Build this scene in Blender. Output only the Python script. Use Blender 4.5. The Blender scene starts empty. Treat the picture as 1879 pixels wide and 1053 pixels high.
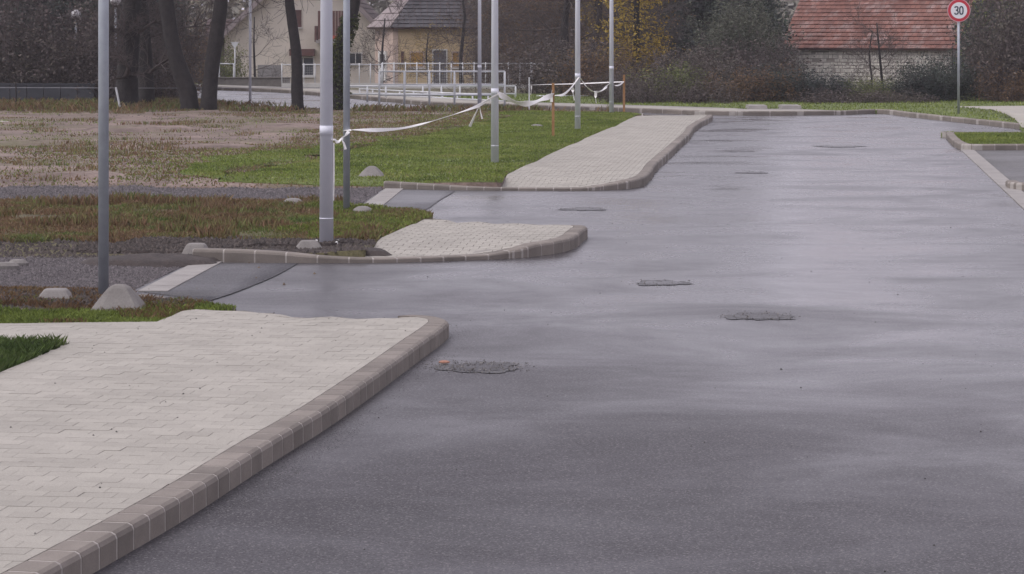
import bpy, math, random
import numpy as np
from mathutils import Vector, Matrix
R = math.radians
random.seed(7)
rng = np.random.default_rng(7)

# ------------------------------------------------------------------ camera
F, CX, YH, H = 4800.0, 939.5, 54.0, 2.29      # focal length and horizon of the photograph (1879 px wide), eye height in m
sc = bpy.context.scene
col = sc.collection
cam_d = bpy.data.cameras.new('camera')
cam = bpy.data.objects.new('camera', cam_d)
col.objects.link(cam)
cam.location = (0, 0, H)
cam.rotation_euler = (R(90), 0, 0)
cam_d.sensor_width = 36
cam_d.lens = 36 * F / 1879
cam_d.shift_y = -(526.5 - YH) / 1879
cam_d.clip_start = 0.5
cam_d.clip_end = 3000
sc.camera = cam

# ------------------------------------------------------------------ world, sun, exposure
SUN_EL, SUN_AZ = 52, 252          # overcast: a very soft sun from the far left
world = bpy.data.worlds.new('World')
sc.world = world
world.use_nodes = True
wn, wl = world.node_tree.nodes, world.node_tree.links
wn.clear()
sky = wn.new('ShaderNodeTexSky')
sky.sky_type = 'NISHITA'
sky.sun_disc = False
sky.sun_elevation = R(SUN_EL)
sky.sun_rotation = R(SUN_AZ)
sky.air_density = 1.0
sky.dust_density = 4.0
sky.ozone_density = 1.0
hs = wn.new('ShaderNodeHueSaturation')
hs.inputs['Saturation'].default_value = 0.10
wmx = wn.new('ShaderNodeMixRGB')           # cloud deck: evens the clear-sky gradient out
wmx.blend_type = 'MIX'
wmx.inputs['Fac'].default_value = 0.6
wmx.inputs['Color2'].default_value = (6.75, 6.35, 7.5, 1)
bg = wn.new('ShaderNodeBackground')
bg.inputs['Strength'].default_value = 0.1
wo = wn.new('ShaderNodeOutputWorld')
wl.new(sky.outputs[0], hs.inputs['Color'])
wl.new(hs.outputs[0], wmx.inputs['Color1'])
wl.new(wmx.outputs[0], bg.inputs['Color'])
wl.new(bg.outputs[0], wo.inputs[0])
sd = bpy.data.lights.new('sun', 'SUN')
sd.energy = 0.7
sd.angle = R(40)
sd.color = (1.0, 0.95, 0.9)
sun = bpy.data.objects.new('sun', sd)
col.objects.link(sun)
az = R(SUN_AZ)
sdir = Vector((math.sin(az) * math.cos(R(SUN_EL)), math.cos(az) * math.cos(R(SUN_EL)), math.sin(R(SUN_EL))))
sun.rotation_euler = (-sdir).to_track_quat('-Z', 'Y').to_euler()
sc.view_settings.view_transform = 'Standard'
sc.view_settings.look = 'None'
sc.view_settings.gamma = 1
sc.view_settings.use_curve_mapping = False
sc.view_settings.exposure = 0.8
sc.cycles.max_bounces = 5
sc.cycles.diffuse_bounces = 2
sc.cycles.glossy_bounces = 2
sc.cycles.caustics_reflective = False
sc.cycles.caustics_refractive = False

# ------------------------------------------------------------------ helpers
def P(x, y, z=0.0):
    """plan position of the photograph's pixel (x, y) on the level z"""
    D = F * (H - z) / (y - YH)
    return ((x - CX) / F * D, D)
def X_(x, D): return (x - CX) / F * D
def Z_(y, D): return H - (y - YH) / F * D
def ppm(D): return F / D

def setp(o, label=None, cat=None, group=None, kind=None):
    if label: o['label'] = label
    if cat: o['category'] = cat
    if group: o['group'] = group
    if kind: o['kind'] = kind
    return o
def link(o, parent=None):
    col.objects.link(o)
    if parent is not None: o.parent = parent
    return o
def empty(name, loc=(0, 0, 0), rz=0, **k):
    o = bpy.data.objects.new(name, None)
    link(o)
    o.location = loc
    o.rotation_euler = (0, 0, rz)
    o.empty_display_size = 0.2
    return setp(o, **k)
class MB:
    def __init__(s): s.v, s.f = [], []
    def add(s, vs, fs):
        n = len(s.v)
        s.v.extend(vs)
        s.f.extend([tuple(i + n for i in f) for f in fs])
    def box(s, c, d, rz=0, taper=1.0):
        cx, cy, cz = c
        hx, hy, hz = d[0] / 2, d[1] / 2, d[2] / 2
        vs = []
        for k in (-1, 1):
            t = taper if k > 0 else 1
            for (a, b) in ((-1, -1), (1, -1), (1, 1), (-1, 1)):
                x, y = a * hx * t, b * hy * t
                vs.append((cx + x * math.cos(rz) - y * math.sin(rz), cy + x * math.sin(rz) + y * math.cos(rz), cz + k * hz))
        s.add(vs, [(3, 2, 1, 0), (4, 5, 6, 7), (0, 1, 5, 4), (1, 2, 6, 5), (2, 3, 7, 6), (3, 0, 4, 7)])
    def tube(s, pts, rad, n=8, caps=True):
        pts = [Vector(p) for p in pts]
        m = len(pts)
        rads = rad if isinstance(rad, (list, tuple)) else [rad] * m
        t0 = (pts[1] - pts[0]).normalized()
        ref = Vector((1, 0, 0)) if abs(t0.z) > .7 else Vector((0, 0, 1))
        vs = []
        for i in range(m):
            t = (pts[min(i + 1, m - 1)] - pts[max(i - 1, 0)])
            t = t.normalized() if t.length > 1e-9 else t0
            u = t.cross(ref)
            u = u.normalized() if u.length > 1e-6 else t.orthogonal().normalized()
            w = t.cross(u)
            for k in range(n):
                a = 2 * math.pi * k / n
                vs.append(tuple(pts[i] + (u * math.cos(a) + w * math.sin(a)) * rads[i]))
        fs = []
        for i in range(m - 1):
            for k in range(n):
                a, b = i * n + k, i * n + (k + 1) % n
                fs.append((a, b, b + n, a + n))
        if caps:
            fs.append(tuple(range(n))[::-1])
            fs.append(tuple(range((m - 1) * n, m * n)))
        s.add(vs, fs)
    def prism(s, poly, z0, z1):
        n = len(poly)
        vs = [(p[0], p[1], z0) for p in poly] + [(p[0], p[1], z1) for p in poly]
        s.add(vs, [tuple(range(n))[::-1], tuple(range(n, 2 * n))] + [(i, (i + 1) % n, n + (i + 1) % n, n + i) for i in range(n)])
    def build(s, name, mat, parent=None, smooth=False, loc=None, **k):
        me = bpy.data.meshes.new(name)
        vs = s.v
        if loc is not None: vs = [(v[0] - loc[0], v[1] - loc[1], v[2] - loc[2]) for v in vs]
        me.from_pydata([tuple(v) for v in vs], [], s.f)
        mats = mat if isinstance(mat, (list, tuple)) else [mat]
        for m in mats: me.materials.append(m)
        if smooth: me.shade_smooth()
        me.update()
        o = bpy.data.objects.new(name, me)
        link(o, parent)
        if loc is not None: o.location = loc
        return setp(o, **k)
def lathe(mb, prof, c=(0, 0, 0), n=16):
    vs, fs = [], []
    for (r, z) in prof:
        for k in range(n):
            a = 2 * math.pi * k / n
            vs.append((c[0] + r * math.cos(a), c[1] + r * math.sin(a), c[2] + z))
    for i in range(len(prof) - 1):
        for k in range(n):
            a, b = i * n + k, i * n + (k + 1) % n
            fs.append((a, b, b + n, a + n))
    fs.append(tuple(range(n))[::-1])
    fs.append(tuple(range((len(prof) - 1) * n, len(prof) * n)))
    mb.add(vs, fs)
def tri_object(name, V, mat, parent=None, per=3, **k):
    """V: (n, per, 3) array, one separate face for each row"""
    n = len(V)
    me = bpy.data.meshes.new(name)
    me.vertices.add(n * per)
    me.vertices.foreach_set('co', np.ascontiguousarray(V, dtype=np.float32).ravel())
    me.loops.add(n * per)
    me.loops.foreach_set('vertex_index', np.arange(n * per, dtype=np.int32))
    me.polygons.add(n)
    me.polygons.foreach_set('loop_start', np.arange(0, n * per, per, dtype=np.int32))
    me.polygons.foreach_set('loop_total', np.full(n, per, dtype=np.int32))
    me.materials.append(mat)
    me.update(calc_edges=True)
    o = bpy.data.objects.new(name, me)
    link(o, parent)
    return setp(o, **k)
def copy_tree(o, parent=None):
    c = o.copy()
    link(c)
    c.parent = parent
    for ch in list(o.children): copy_tree(ch, c)
    return c
def area(poly): return 0.5 * sum(poly[i][0] * poly[(i + 1) % len(poly)][1] - poly[(i + 1) % len(poly)][0] * poly[i][1] for i in range(len(poly)))
def clip(subject, window):
    """the subject polygon (any shape) cut to the convex window (anticlockwise)"""
    out = subject
    n = len(window)
    for i in range(n):
        ax, ay = window[i]
        bx, by = window[(i + 1) % n]
        ex, ey = bx - ax, by - ay
        inp, out = out, []
        if not inp: return []
        px, py = inp[-1]
        ps = ex * (py - ay) - ey * (px - ax)
        for (qx, qy) in inp:
            qs = ex * (qy - ay) - ey * (qx - ax)
            if (qs >= 0) != (ps >= 0):
                t = ps / (ps - qs)
                out.append((px + (qx - px) * t, py + (qy - py) * t))
            if qs >= 0: out.append((qx, qy))
            px, py, ps = qx, qy, qs
    res = []
    for p in out:
        if not res or (abs(p[0] - res[-1][0]) + abs(p[1] - res[-1][1])) > 1e-5: res.append(p)
    if len(res) > 1 and (abs(res[0][0] - res[-1][0]) + abs(res[0][1] - res[-1][1])) < 1e-5: res.pop()
    return res if len(res) >= 3 else []
def inpoly(px, py, poly):
    px, py = np.asarray(px, float), np.asarray(py, float)
    ins = np.zeros(px.shape, bool)
    n = len(poly)
    for i in range(n):
        x0, y0 = poly[i]
        x1, y1 = poly[(i + 1) % n]
        if y0 == y1: continue
        c = ((y0 > py) != (y1 > py)) & (px < (x1 - x0) * (py - y0) / (y1 - y0) + x0)
        ins ^= c
    return ins
def edist(px, py, poly, closed=True):
    """distance to the polygon's border"""
    d = np.full(np.shape(px), 1e9)
    n = len(poly)
    for i in range(n if closed else n - 1):
        a, b = np.array(poly[i]), np.array(poly[(i + 1) % n])
        e = b - a
        L = max(e @ e, 1e-12)
        t = np.clip(((px - a[0]) * e[0] + (py - a[1]) * e[1]) / L, 0, 1)
        d = np.minimum(d, np.hypot(px - a[0] - t * e[0], py - a[1] - t * e[1]))
    return d
def vnoise(x, y, s, seed=0):
    """cheap value noise, numpy"""
    x, y = np.asarray(x, float) * s, np.asarray(y, float) * s
    xi, yi = np.floor(x), np.floor(y)
    fx, fy = x - xi, y - yi
    fx, fy = fx * fx * (3 - 2 * fx), fy * fy * (3 - 2 * fy)
    def h(a, b):
        v = np.sin(a * 127.1 + b * 311.7 + seed * 74.7) * 43758.5453
        return v - np.floor(v)
    return (h(xi, yi) * (1 - fx) + h(xi + 1, yi) * fx) * (1 - fy) + (h(xi, yi + 1) * (1 - fx) + h(xi + 1, yi + 1) * fx) * fy
def smooth_path(pts, step=0.05):
    """Catmull-Rom through points of any dimension, resampled evenly"""
    p = [np.array(q, float) for q in pts]
    p = [2 * p[0] - p[1]] + p + [2 * p[-1] - p[-2]]
    out = []
    for i in range(1, len(p) - 2):
        a, b, c, d = p[i - 1], p[i], p[i + 1], p[i + 2]
        # centripetal knots keep tight corners clean
        t1 = max(np.linalg.norm(b - a) ** .5, 1e-3)
        t2 = t1 + max(np.linalg.norm(c - b) ** .5, 1e-3)
        t3 = t2 + max(np.linalg.norm(d - c) ** .5, 1e-3)
        n = max(2, int(np.linalg.norm(c - b) / step))
        for k in range(n):
            t = t1 + (t2 - t1) * k / n
            A1 = a * (t1 - t) / t1 + b * t / t1
            A2 = b * (t2 - t) / (t2 - t1) + c * (t - t1) / (t2 - t1)
            A3 = c * (t3 - t) / (t3 - t2) + d * (t - t2) / (t3 - t2)
            B1 = A1 * (t2 - t) / t2 + A2 * t / t2
            B2 = A2 * (t3 - t) / (t3 - t1) + A3 * (t - t1) / (t3 - t1)
            out.append(B1 * (t2 - t) / (t2 - t1) + B2 * (t - t1) / (t2 - t1))
    out.append(p[-2])
    return np.array(out)
class Path:
    def __init__(s, pts, step=0.05):
        s.p = smooth_path(pts, step)
        d = np.hypot(np.diff(s.p[:, 0]), np.diff(s.p[:, 1]))
        s.s = np.concatenate([[0], np.cumsum(d)])
        s.L = s.s[-1]
    def at(s, t):
        return np.array([np.interp(t, s.s, s.p[:, k]) for k in range(s.p.shape[1])])
    def nrm(s, t):
        a, b = s.at(max(0, t - .06)), s.at(min(s.L, t + .06))
        e = (b - a)[:2]
        e /= np.linalg.norm(e)
        return np.array([-e[1], e[0]])          # left of travel
    def offset(s, off, step=0.1):
        n = max(2, int(s.L / step))
        return [tuple(s.at(s.L * i / n)[:2] + s.nrm(s.L * i / n) * off) for i in range(n + 1)]

# ------------------------------------------------------------------ materials
def nodes(name):
    m = bpy.data.materials.new(name)
    m.use_nodes = True
    n, l = m.node_tree.nodes, m.node_tree.links
    b = n['Principled BSDF']
    return m, n, l, b
def ramp(n, stops):
    r = n.new('ShaderNodeValToRGB')
    e = r.color_ramp.elements
    while len(e) > 1: e.remove(e[-1])
    e[0].position, e[0].color = stops[0][0], (*stops[0][1], 1)
    for p, c in stops[1:]:
        k = e.new(p)
        k.color = (*c, 1)
    return r
def noise(n, l, scale, detail=4, rough=.6, coord=None, dist=0):
    t = n.new('ShaderNodeTexNoise')
    t.inputs['Scale'].default_value = scale
    t.inputs['Detail'].default_value = detail
    t.inputs['Roughness'].default_value = rough
    t.inputs['Distortion'].default_value = dist
    if coord is not None: l.new(coord, t.inputs['Vector'])
    return t
def g(v): return (v, v, v)
def material(name, c0, c1, scale=3, rough=.8, bump=0, bscale=60, fine=0, fscale=80, rnd=None, rnd_amt=.25, spec=.5, metal=0, obj_coord=False, patch=None, pscale=.5, pcut=(.5, .6)):
    """two-tone noise, optional fine grain, optional variation by piece, optional patches of a third colour"""
    m, n, l, b = nodes(name)
    if obj_coord: co = n.new('ShaderNodeTexCoord').outputs['Object']
    else: co = n.new('ShaderNodeNewGeometry').outputs['Position']
    t = noise(n, l, scale, 5, .6, co)
    r = ramp(n, [(.32, c0), (.68, c1)])
    l.new(t.outputs['Fac'], r.inputs['Fac'])
    out = r.outputs['Color']
    if patch:
        pt = noise(n, l, pscale, 4, .65, co)
        pr = ramp(n, [(pcut[0], g(0)), (pcut[1], g(1))])
        l.new(pt.outputs['Fac'], pr.inputs['Fac'])
        mx = n.new('ShaderNodeMixRGB')
        l.new(pr.outputs['Color'], mx.inputs['Fac'])
        l.new(out, mx.inputs['Color1'])
        mx.inputs['Color2'].default_value = (*patch, 1)
        out = mx.outputs[0]
    def mult(sock, amt, lo=None):
        nonlocal out
        mr = n.new('ShaderNodeMapRange')
        mr.inputs['To Min'].default_value = 1 - amt
        mr.inputs['To Max'].default_value = 1 + amt
        l.new(sock, mr.inputs['Value'])
        mx = n.new('ShaderNodeVectorMath')
        mx.operation = 'SCALE'
        l.new(out, mx.inputs[0])
        l.new(mr.outputs[0], mx.inputs['Scale'])
        out = mx.outputs[0]
    if fine:
        ft = noise(n, l, fscale, 3, .7, co)
        cr = n.new('ShaderNodeMapRange')
        cr.inputs['From Min'].default_value = .3
        cr.inputs['From Max'].default_value = .7
        l.new(ft.outputs['Fac'], cr.inputs['Value'])
        mult(cr.outputs[0], fine)
    if rnd:
        if rnd in ('island', 'both'): s1 = n.new('ShaderNodeNewGeometry').outputs['Random Per Island']
        if rnd in ('object', 'both'): s2 = n.new('ShaderNodeObjectInfo').outputs['Random']
        if rnd == 'both':
            a = n.new('ShaderNodeMath'); a.operation = 'ADD'
            l.new(s1, a.inputs[0]); l.new(s2, a.inputs[1])
            fr = n.new('ShaderNodeMath'); fr.operation = 'FRACT'
            l.new(a.outputs[0], fr.inputs[0])
            s = fr.outputs[0]
        else: s = s1 if rnd == 'island' else s2
        mult(s, rnd_amt)
    l.new(out, b.inputs['Base Color'])
    b.inputs['Roughness'].default_value = rough
    b.inputs['Metallic'].default_value = metal
    b.inputs['Specular IOR Level'].default_value = spec
    if bump:
        bt = noise(n, l, bscale, 4, .65, co)
        bp = n.new('ShaderNodeBump')
        bp.inputs['Strength'].default_value = 1
        bp.inputs['Distance'].default_value = bump
        l.new(bt.outputs['Fac'], bp.inputs['Height'])
        l.new(bp.outputs[0], b.inputs['Normal'])
    return m
def leaf_material(name, stops, pscale=.6, trans=.25, rough=.6):
    """colour picked leaf by leaf, shifted in patches over the plant or meadow"""
    m, n, l, b = nodes(name)
    ge = n.new('ShaderNodeNewGeometry')
    t = noise(n, l, pscale, 3, .6, ge.outputs['Position'])
    a = n.new('ShaderNodeMath'); a.operation = 'MULTIPLY_ADD'
    l.new(t.outputs['Fac'], a.inputs[0]); a.inputs[1].default_value = 1.9; a.inputs[2].default_value = -.72
    m1 = n.new('ShaderNodeMath'); m1.operation = 'MULTIPLY_ADD'
    l.new(ge.outputs['Random Per Island'], m1.inputs[0]); m1.inputs[1].default_value = .5
    l.new(a.outputs[0], m1.inputs[2])
    r = ramp(n, stops)
    l.new(m1.outputs[0], r.inputs['Fac'])
    mr = n.new('ShaderNodeMapRange')
    fr = n.new('ShaderNodeMath'); fr.operation = 'MULTIPLY'
    l.new(ge.outputs['Random Per Island'], fr.inputs[0]); fr.inputs[1].default_value = 17.3
    f2 = n.new('ShaderNodeMath'); f2.operation = 'FRACT'
    l.new(fr.outputs[0], f2.inputs[0])
    l.new(f2.outputs[0], mr.inputs['Value'])
    mr.inputs['To Min'].default_value = .6
    mr.inputs['To Max'].default_value = 1.4
    sv = n.new('ShaderNodeVectorMath'); sv.operation = 'SCALE'
    l.new(r.outputs['Color'], sv.inputs[0]); l.new(mr.outputs[0], sv.inputs['Scale'])
    l.new(sv.outputs[0], b.inputs['Base Color'])
    b.inputs['Roughness'].default_value = rough
    b.inputs['Specular IOR Level'].default_value = .25
    if trans:
        tr = n.new('ShaderNodeBsdfTranslucent')
        l.new(sv.outputs[0], tr.inputs['Color'])
        mx = n.new('ShaderNodeMixShader')
        mx.inputs[0].default_value = trans
        l.new(b.outputs[0], mx.inputs[1]); l.new(tr.outputs[0], mx.inputs[2])
        l.new(mx.outputs[0], n['Material Output'].inputs['Surface'])
    return m

def asphalt(name, base=(.033, .030, .035), r_lo=.14, r_hi=.42, stones=.75, wet_scale=.55, dry_add=.30):
    m, n, l, b = nodes(name)
    co = n.new('ShaderNodeNewGeometry').outputs['Position']
    big = noise(n, l, .35, 5, .65, co)
    fine = noise(n, l, 95, 3, .75, co)
    grit = noise(n, l, 85, 3, .75, co)
    rb = ramp(n, [(.3, tuple(c * .8 for c in base)), (.7, tuple(c * 1.35 for c in base))])
    l.new(big.outputs['Fac'], rb.inputs['Fac'])
    mr = n.new('ShaderNodeMapRange')
    mr.inputs['From Min'].default_value = .3; mr.inputs['From Max'].default_value = .7
    mr.inputs['To Min'].default_value = 1 - stones; mr.inputs['To Max'].default_value = 1 + stones
    l.new(fine.outputs['Fac'], mr.inputs['Value'])
    sv = n.new('ShaderNodeVectorMath'); sv.operation = 'SCALE'
    l.new(rb.outputs['Color'], sv.inputs[0]); l.new(mr.outputs[0], sv.inputs['Scale'])
    # light stone chips
    vo = n.new('ShaderNodeTexVoronoi')
    vo.inputs['Scale'].default_value = 125
    l.new(co, vo.inputs['Vector'])
    cr = ramp(n, [(.0, g(.12)), (.9, g(0)), (.93, g(1))])
    sp = n.new('ShaderNodeSeparateColor')
    l.new(vo.outputs['Color'], sp.inputs[0])
    l.new(sp.outputs[0], cr.inputs['Fac'])
    mx = n.new('ShaderNodeMixRGB')
    mx.inputs['Color2'].default_value = (.17, .16, .16, 1)
    mm = n.new('ShaderNodeMath'); mm.operation = 'MULTIPLY'; mm.inputs[1].default_value = .55
    mm.inputs[1].default_value = .75
    l.new(cr.outputs['Color'], mm.inputs[0])
    l.new(mm.outputs[0], mx.inputs['Fac']); l.new(sv.outputs[0], mx.inputs['Color1'])
    l.new(mx.outputs[0], b.inputs['Base Color'])
    # damp and wetter patches
    mp = n.new('ShaderNodeMapping')
    mp.inputs['Scale'].default_value = (.8, 1.0, 1)
    l.new(co, mp.inputs['Vector'])
    wet = noise(n, l, wet_scale, 6, .62, mp.outputs[0], .4)
    wr = n.new('ShaderNodeMapRange')
    wr.inputs['From Min'].default_value = .36; wr.inputs['From Max'].default_value = .66
    wr.inputs['To Min'].default_value = r_lo; wr.inputs['To Max'].default_value = r_hi
    l.new(wet.outputs['Fac'], wr.inputs['Value'])
    # the road near the kerb corner has dried off, further up it is still wet
    sx = n.new('ShaderNodeSeparateXYZ')
    l.new(co, sx.inputs[0])
    lowf = noise(n, l, .16, 3, .5, co)
    ay = n.new('ShaderNodeMath'); ay.operation = 'MULTIPLY_ADD'
    l.new(lowf.outputs['Fac'], ay.inputs[0]); ay.inputs[1].default_value = 14
    ax = n.new('ShaderNodeMath'); ax.operation = 'MULTIPLY_ADD'
    l.new(sx.outputs['X'], ax.inputs[0]); ax.inputs[1].default_value = 1.6; l.new(sx.outputs['Y'], ax.inputs[2])
    l.new(ax.outputs[0], ay.inputs[2])
    dry = n.new('ShaderNodeMapRange')
    dry.interpolation_type = 'SMOOTHSTEP'
    dry.inputs['From Min'].default_value = 16; dry.inputs['From Max'].default_value = 36
    dry.inputs['To Min'].default_value = dry_add; dry.inputs['To Max'].default_value = 0
    l.new(ay.outputs[0], dry.inputs['Value'])
    ra = n.new('ShaderNodeMath'); ra.operation = 'ADD'; ra.use_clamp = True
    l.new(wr.outputs[0], ra.inputs[0]); l.new(dry.outputs[0], ra.inputs[1])
    l.new(ra.outputs[0], b.inputs['Roughness'])
    spr = n.new('ShaderNodeMapRange')
    spr.inputs['From Min'].default_value = 0; spr.inputs['From Max'].default_value = max(dry_add, .01)
    spr.inputs['To Min'].default_value = 1.0; spr.inputs['To Max'].default_value = .34
    l.new(dry.outputs[0], spr.inputs['Value'])
    gr = n.new('ShaderNodeMapRange')
    gr.inputs['From Min'].default_value = .36; gr.inputs['From Max'].default_value = .64
    gr.inputs['To Min'].default_value = .45; gr.inputs['To Max'].default_value = 1.5
    gn = noise(n, l, 52, 2, .8, co)
    l.new(gn.outputs['Fac'], gr.inputs['Value'])
    gm = n.new('ShaderNodeMath'); gm.operation = 'MULTIPLY'
    l.new(spr.outputs[0], gm.inputs[0]); l.new(gr.outputs[0], gm.inputs[1])
    l.new(gm.outputs[0], b.inputs['Specular IOR Level'])
    ad = n.new('ShaderNodeMath'); ad.operation = 'ADD'
    l.new(grit.outputs['Fac'], ad.inputs[0]); l.new(fine.outputs['Fac'], ad.inputs[1])
    bp = n.new('ShaderNodeBump')
    bp.inputs['Strength'].default_value = 1
    bp.inputs['Distance'].default_value = .0007
    l.new(ad.outputs[0], bp.inputs['Height'])
    l.new(bp.outputs[0], b.inputs['Normal'])
    return m

M = {}
M['asphalt'] = asphalt('wet_asphalt')
M['asphalt_new'] = asphalt('new_asphalt', (.036, .034, .039), .36, .60, .5)
M['asphalt_park'] = asphalt('parking_asphalt', (.045, .042, .043), .5, .75, .4)
M['paver'] = material('pale_paver', (.300, .280, .247), (.345, .322, .286), 1.2, .82, .0012, 220, .16, 130, 'both', .07, .35)
M['paver_joint'] = material('paver_joint_sand', (.20, .18, .165), (.26, .24, .22), 6, .95)
M['kerb'] = material('kerb_concrete', (.160, .139, .122), (.215, .188, .166), 3.5, .8, .0012, 180, .12, 110, 'object', .15, .35)
M['mortar'] = material('mortar', (.30, .275, .252), (.38, .35, .322), 8, .9, .0015, 120, .1)
M['concrete'] = material('rough_concrete', (.155, .142, .134), (.22, .204, .192), 5, .85, .002, 90, .14, 70)
M['slab'] = material('pale_concrete', (.225, .21, .20), (.30, .28, .265), 2.5, .85, .002, 90, .12, 70)
M['soil'] = material('dark_soil', (.030, .023, .022), (.058, .045, .041), 4, .92, .02, 14, .35, 45)
M['gravel'] = material('gravel_bed', (.045, .037, .041), (.082, .070, .075), 2.2, .9, .012, 38, .5, 48)
M['pebble'] = material('pebbles', (.058, .049, .053), (.12, .105, .108), 30, .8, rnd='island', rnd_amt=.5)
M['dirt'] = material('bare_dirt', (.10, .070, .058), (.225, .168, .143), .9, .92, .03, 6, .35, 14, patch=(.11, .095, .05), pscale=.38, pcut=(.48, .66))
M['terrain'] = material('far_ground', (.085, .075, .045), (.12, .11, .06), .3, .95, .03, 5, .2, 10)
M['turf'] = material('turf_soil', (.085, .112, .028), (.125, .155, .042), 1.3, .95, .02, 25, .3, 50)
M['weed_soil'] = material('weedy_soil', (.075, .062, .036), (.11, .10, .045), 1.5, .95, .03, 15, .35, 40)
M['galv'] = material('galvanised_steel', (.30, .32, .36), (.38, .40, .44), 6, .45, metal=.35, obj_coord=True)
M['galv_dark'] = material('weathered_steel', (.27, .29, .33), (.34, .365, .41), 5, .5, metal=.1, obj_coord=True)
M['lamp_paint'] = material('pale_grey_paint', (.60, .61, .68), (.66, .67, .74), 4, .6, obj_coord=True)
M['rail'] = material('rail_paint', (.52, .53, .55), (.66, .67, .69), 3, .5)
M['wood_stake'] = material('stake_wood', (.26, .13, .05), (.36, .20, .09), 8, .8)
M['tape'] = material('white_tape', (.72, .70, .68), (.84, .82, .80), 9, .5)
M['bolt'] = material('white_cap', (.75, .75, .73), (.82, .82, .8), 9, .4)
M['bark'] = material('dark_bark', (.012, .010, .010), (.030, .024, .023), 7, .9, .02, 22, .3, 30)
M['twig'] = material('twigs', (.055, .043, .041), (.105, .084, .078), 3, .9)
M['wire'] = material('thin_wire', (.2, .2, .22), (.3, .3, .32), 3, .6)

# ------------------------------------------------------------------ ground sheets
def sheet(name, outline, zf, mat, cell=.5, skirt=.0, ox=0, oy=0, **k):
    """height-field sheet: grid cells cut to the outline, points welded, z from zf(x, y)"""
    if area(outline) < 0: outline = outline[::-1]
    xs, ys = [p[0] for p in outline], [p[1] for p in outline]
    i0, i1 = math.floor((min(xs)) / cell), math.ceil(max(xs) / cell)
    j0, j1 = math.floor(min(ys) / cell), math.ceil(max(ys) / cell)
    cx, cy = np.meshgrid((np.arange(i0, i1) + .5) * cell, (np.arange(j0, j1) + .5) * cell)
    ins, ed = inpoly(cx, cy, outline), edist(cx, cy, outline)
    idx, pts, fs = {}, [], []
    def vid(p):
        kx = (round(p[0], 4), round(p[1], 4))
        if kx not in idx:
            idx[kx] = len(pts)
            pts.append(kx)
        return idx[kx]
    for j in range(cx.shape[0]):
        for i in range(cx.shape[1]):
            if ed[j, i] > cell * .75:
                if not ins[j, i]: continue
                x, y = (i0 + i) * cell, (j0 + j) * cell
                q = [(x, y), (x + cell, y), (x + cell, y + cell), (x, y + cell)]
            else:
                x, y = (i0 + i) * cell, (j0 + j) * cell
                q = clip(outline, [(x, y), (x + cell, y), (x + cell, y + cell), (x, y + cell)])
                if not q or abs(area(q)) < 1e-5: continue
            ids = []
            for p in q:
                v = vid(p)
                if not ids or v != ids[-1]: ids.append(v)
            if len(ids) > 1 and ids[0] == ids[-1]: ids.pop()
            if len(ids) >= 3 and len(set(ids)) == len(ids): fs.append(tuple(ids))
    a = np.array(pts)
    z = np.broadcast_to(zf(a[:, 0], a[:, 1]), (len(a),))
    mb = MB()
    mb.v = [(a[i, 0], a[i, 1], float(z[i])) for i in range(len(a))]
    mb.f = fs
    if skirt:
        from collections import Counter
        c = Counter()
        for f in fs:
            for i in range(len(f)): c[(f[i], f[(i + 1) % len(f)])] += 1
        for (u, v) in list(c):
            if (v, u) not in c:
                n = len(mb.v)
                mb.v += [(mb.v[u][0], mb.v[u][1], mb.v[u][2] - skirt), (mb.v[v][0], mb.v[v][1], mb.v[v][2] - skirt)]
                mb.f.append((u, n, n + 1, v))
    o = mb.build(name, mat, smooth=True)
    return setp(o, **k)
def jitter(poly, amt, sc_=1.5, step=.3, seed=3):
    out = []
    for i in range(len(poly)):
        a, b = np.array(poly[i]), np.array(poly[(i + 1) % len(poly)])
        n = max(1, int(np.linalg.norm(b - a) / step))
        for k in range(n):
            p = a + (b - a) * k / n
            out.append((p[0] + (vnoise(p[0], p[1], sc_, seed) - .5) * amt * 2, p[1] + (vnoise(p[0], p[1], sc_, seed + 9) - .5) * amt * 2))
    return out

# ---- far terrain, one sheet to the horizon; it falls a little behind the cross street
def terr_z(x, y): return -.03 - .9 * np.clip((y - 104) / 20, 0, 1) ** 2 * (3 - 2 * np.clip((y - 104) / 20, 0, 1))
mb = MB()
ys = [-150, -20, 0, 20, 40, 60, 75, 85, 95, 104, 108, 112, 116, 120, 124, 140, 180, 260, 500, 1200]
xs = [-900, -300, -100, -40, -20, -10, 0, 10, 20, 40, 100, 300, 900]
for y in ys:
    for x in xs: mb.v.append((x, y, float(terr_z(0, y))))
for j in range(len(ys) - 1):
    for i in range(len(xs) - 1):
        a = j * len(xs) + i
        mb.f.append((a, a + 1, a + 1 + len(xs), a + len(xs)))
mb.build('ground', M['terrain'], smooth=True, kind='structure')

# ---- kerb lines of the photograph: (x, y, level of that pixel, kerb height)
def kp(l): return [(*P(x, y, z), h) for (x, y, z, h) in l]
crest1 = [P(762, 585, .12), P(705, 583, .12), P(609, 579, .12), P(493, 572, .12), P(443, 568, .12)]
k1 = kp([(180, 1047, 0, .12), (349, 948, 0, .12), (500, 849, 0, .12), (593, 791, 0, .12), (689, 723, 0, .12), (775, 658, 0, .12), (816, 627, 0, .12), (823, 614, 0, .11)])
d0 = np.array(k1[0]) - np.array(k1[1])
pre = [tuple(np.array(k1[0]) + d0 * t + np.array([-.02 * t * t, 0, 0])) for t in (2.2, 1.1)]
k1 = pre + k1 + [(-.62, 20.12, .09), (-.85, 20.42, .06)] + [(x, y + .55, .03) for (x, y) in crest1[1:]]
k1 += kp([(381, 557, .08, .08), (312, 545, .10, .10), (262, 538.5, .12, .12)])
K1 = Path(k1)
crest2 = [P(1023, 410, .12), P(946, 408.5, .12), P(877, 405, .12), P(814, 399, .12)]
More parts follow.
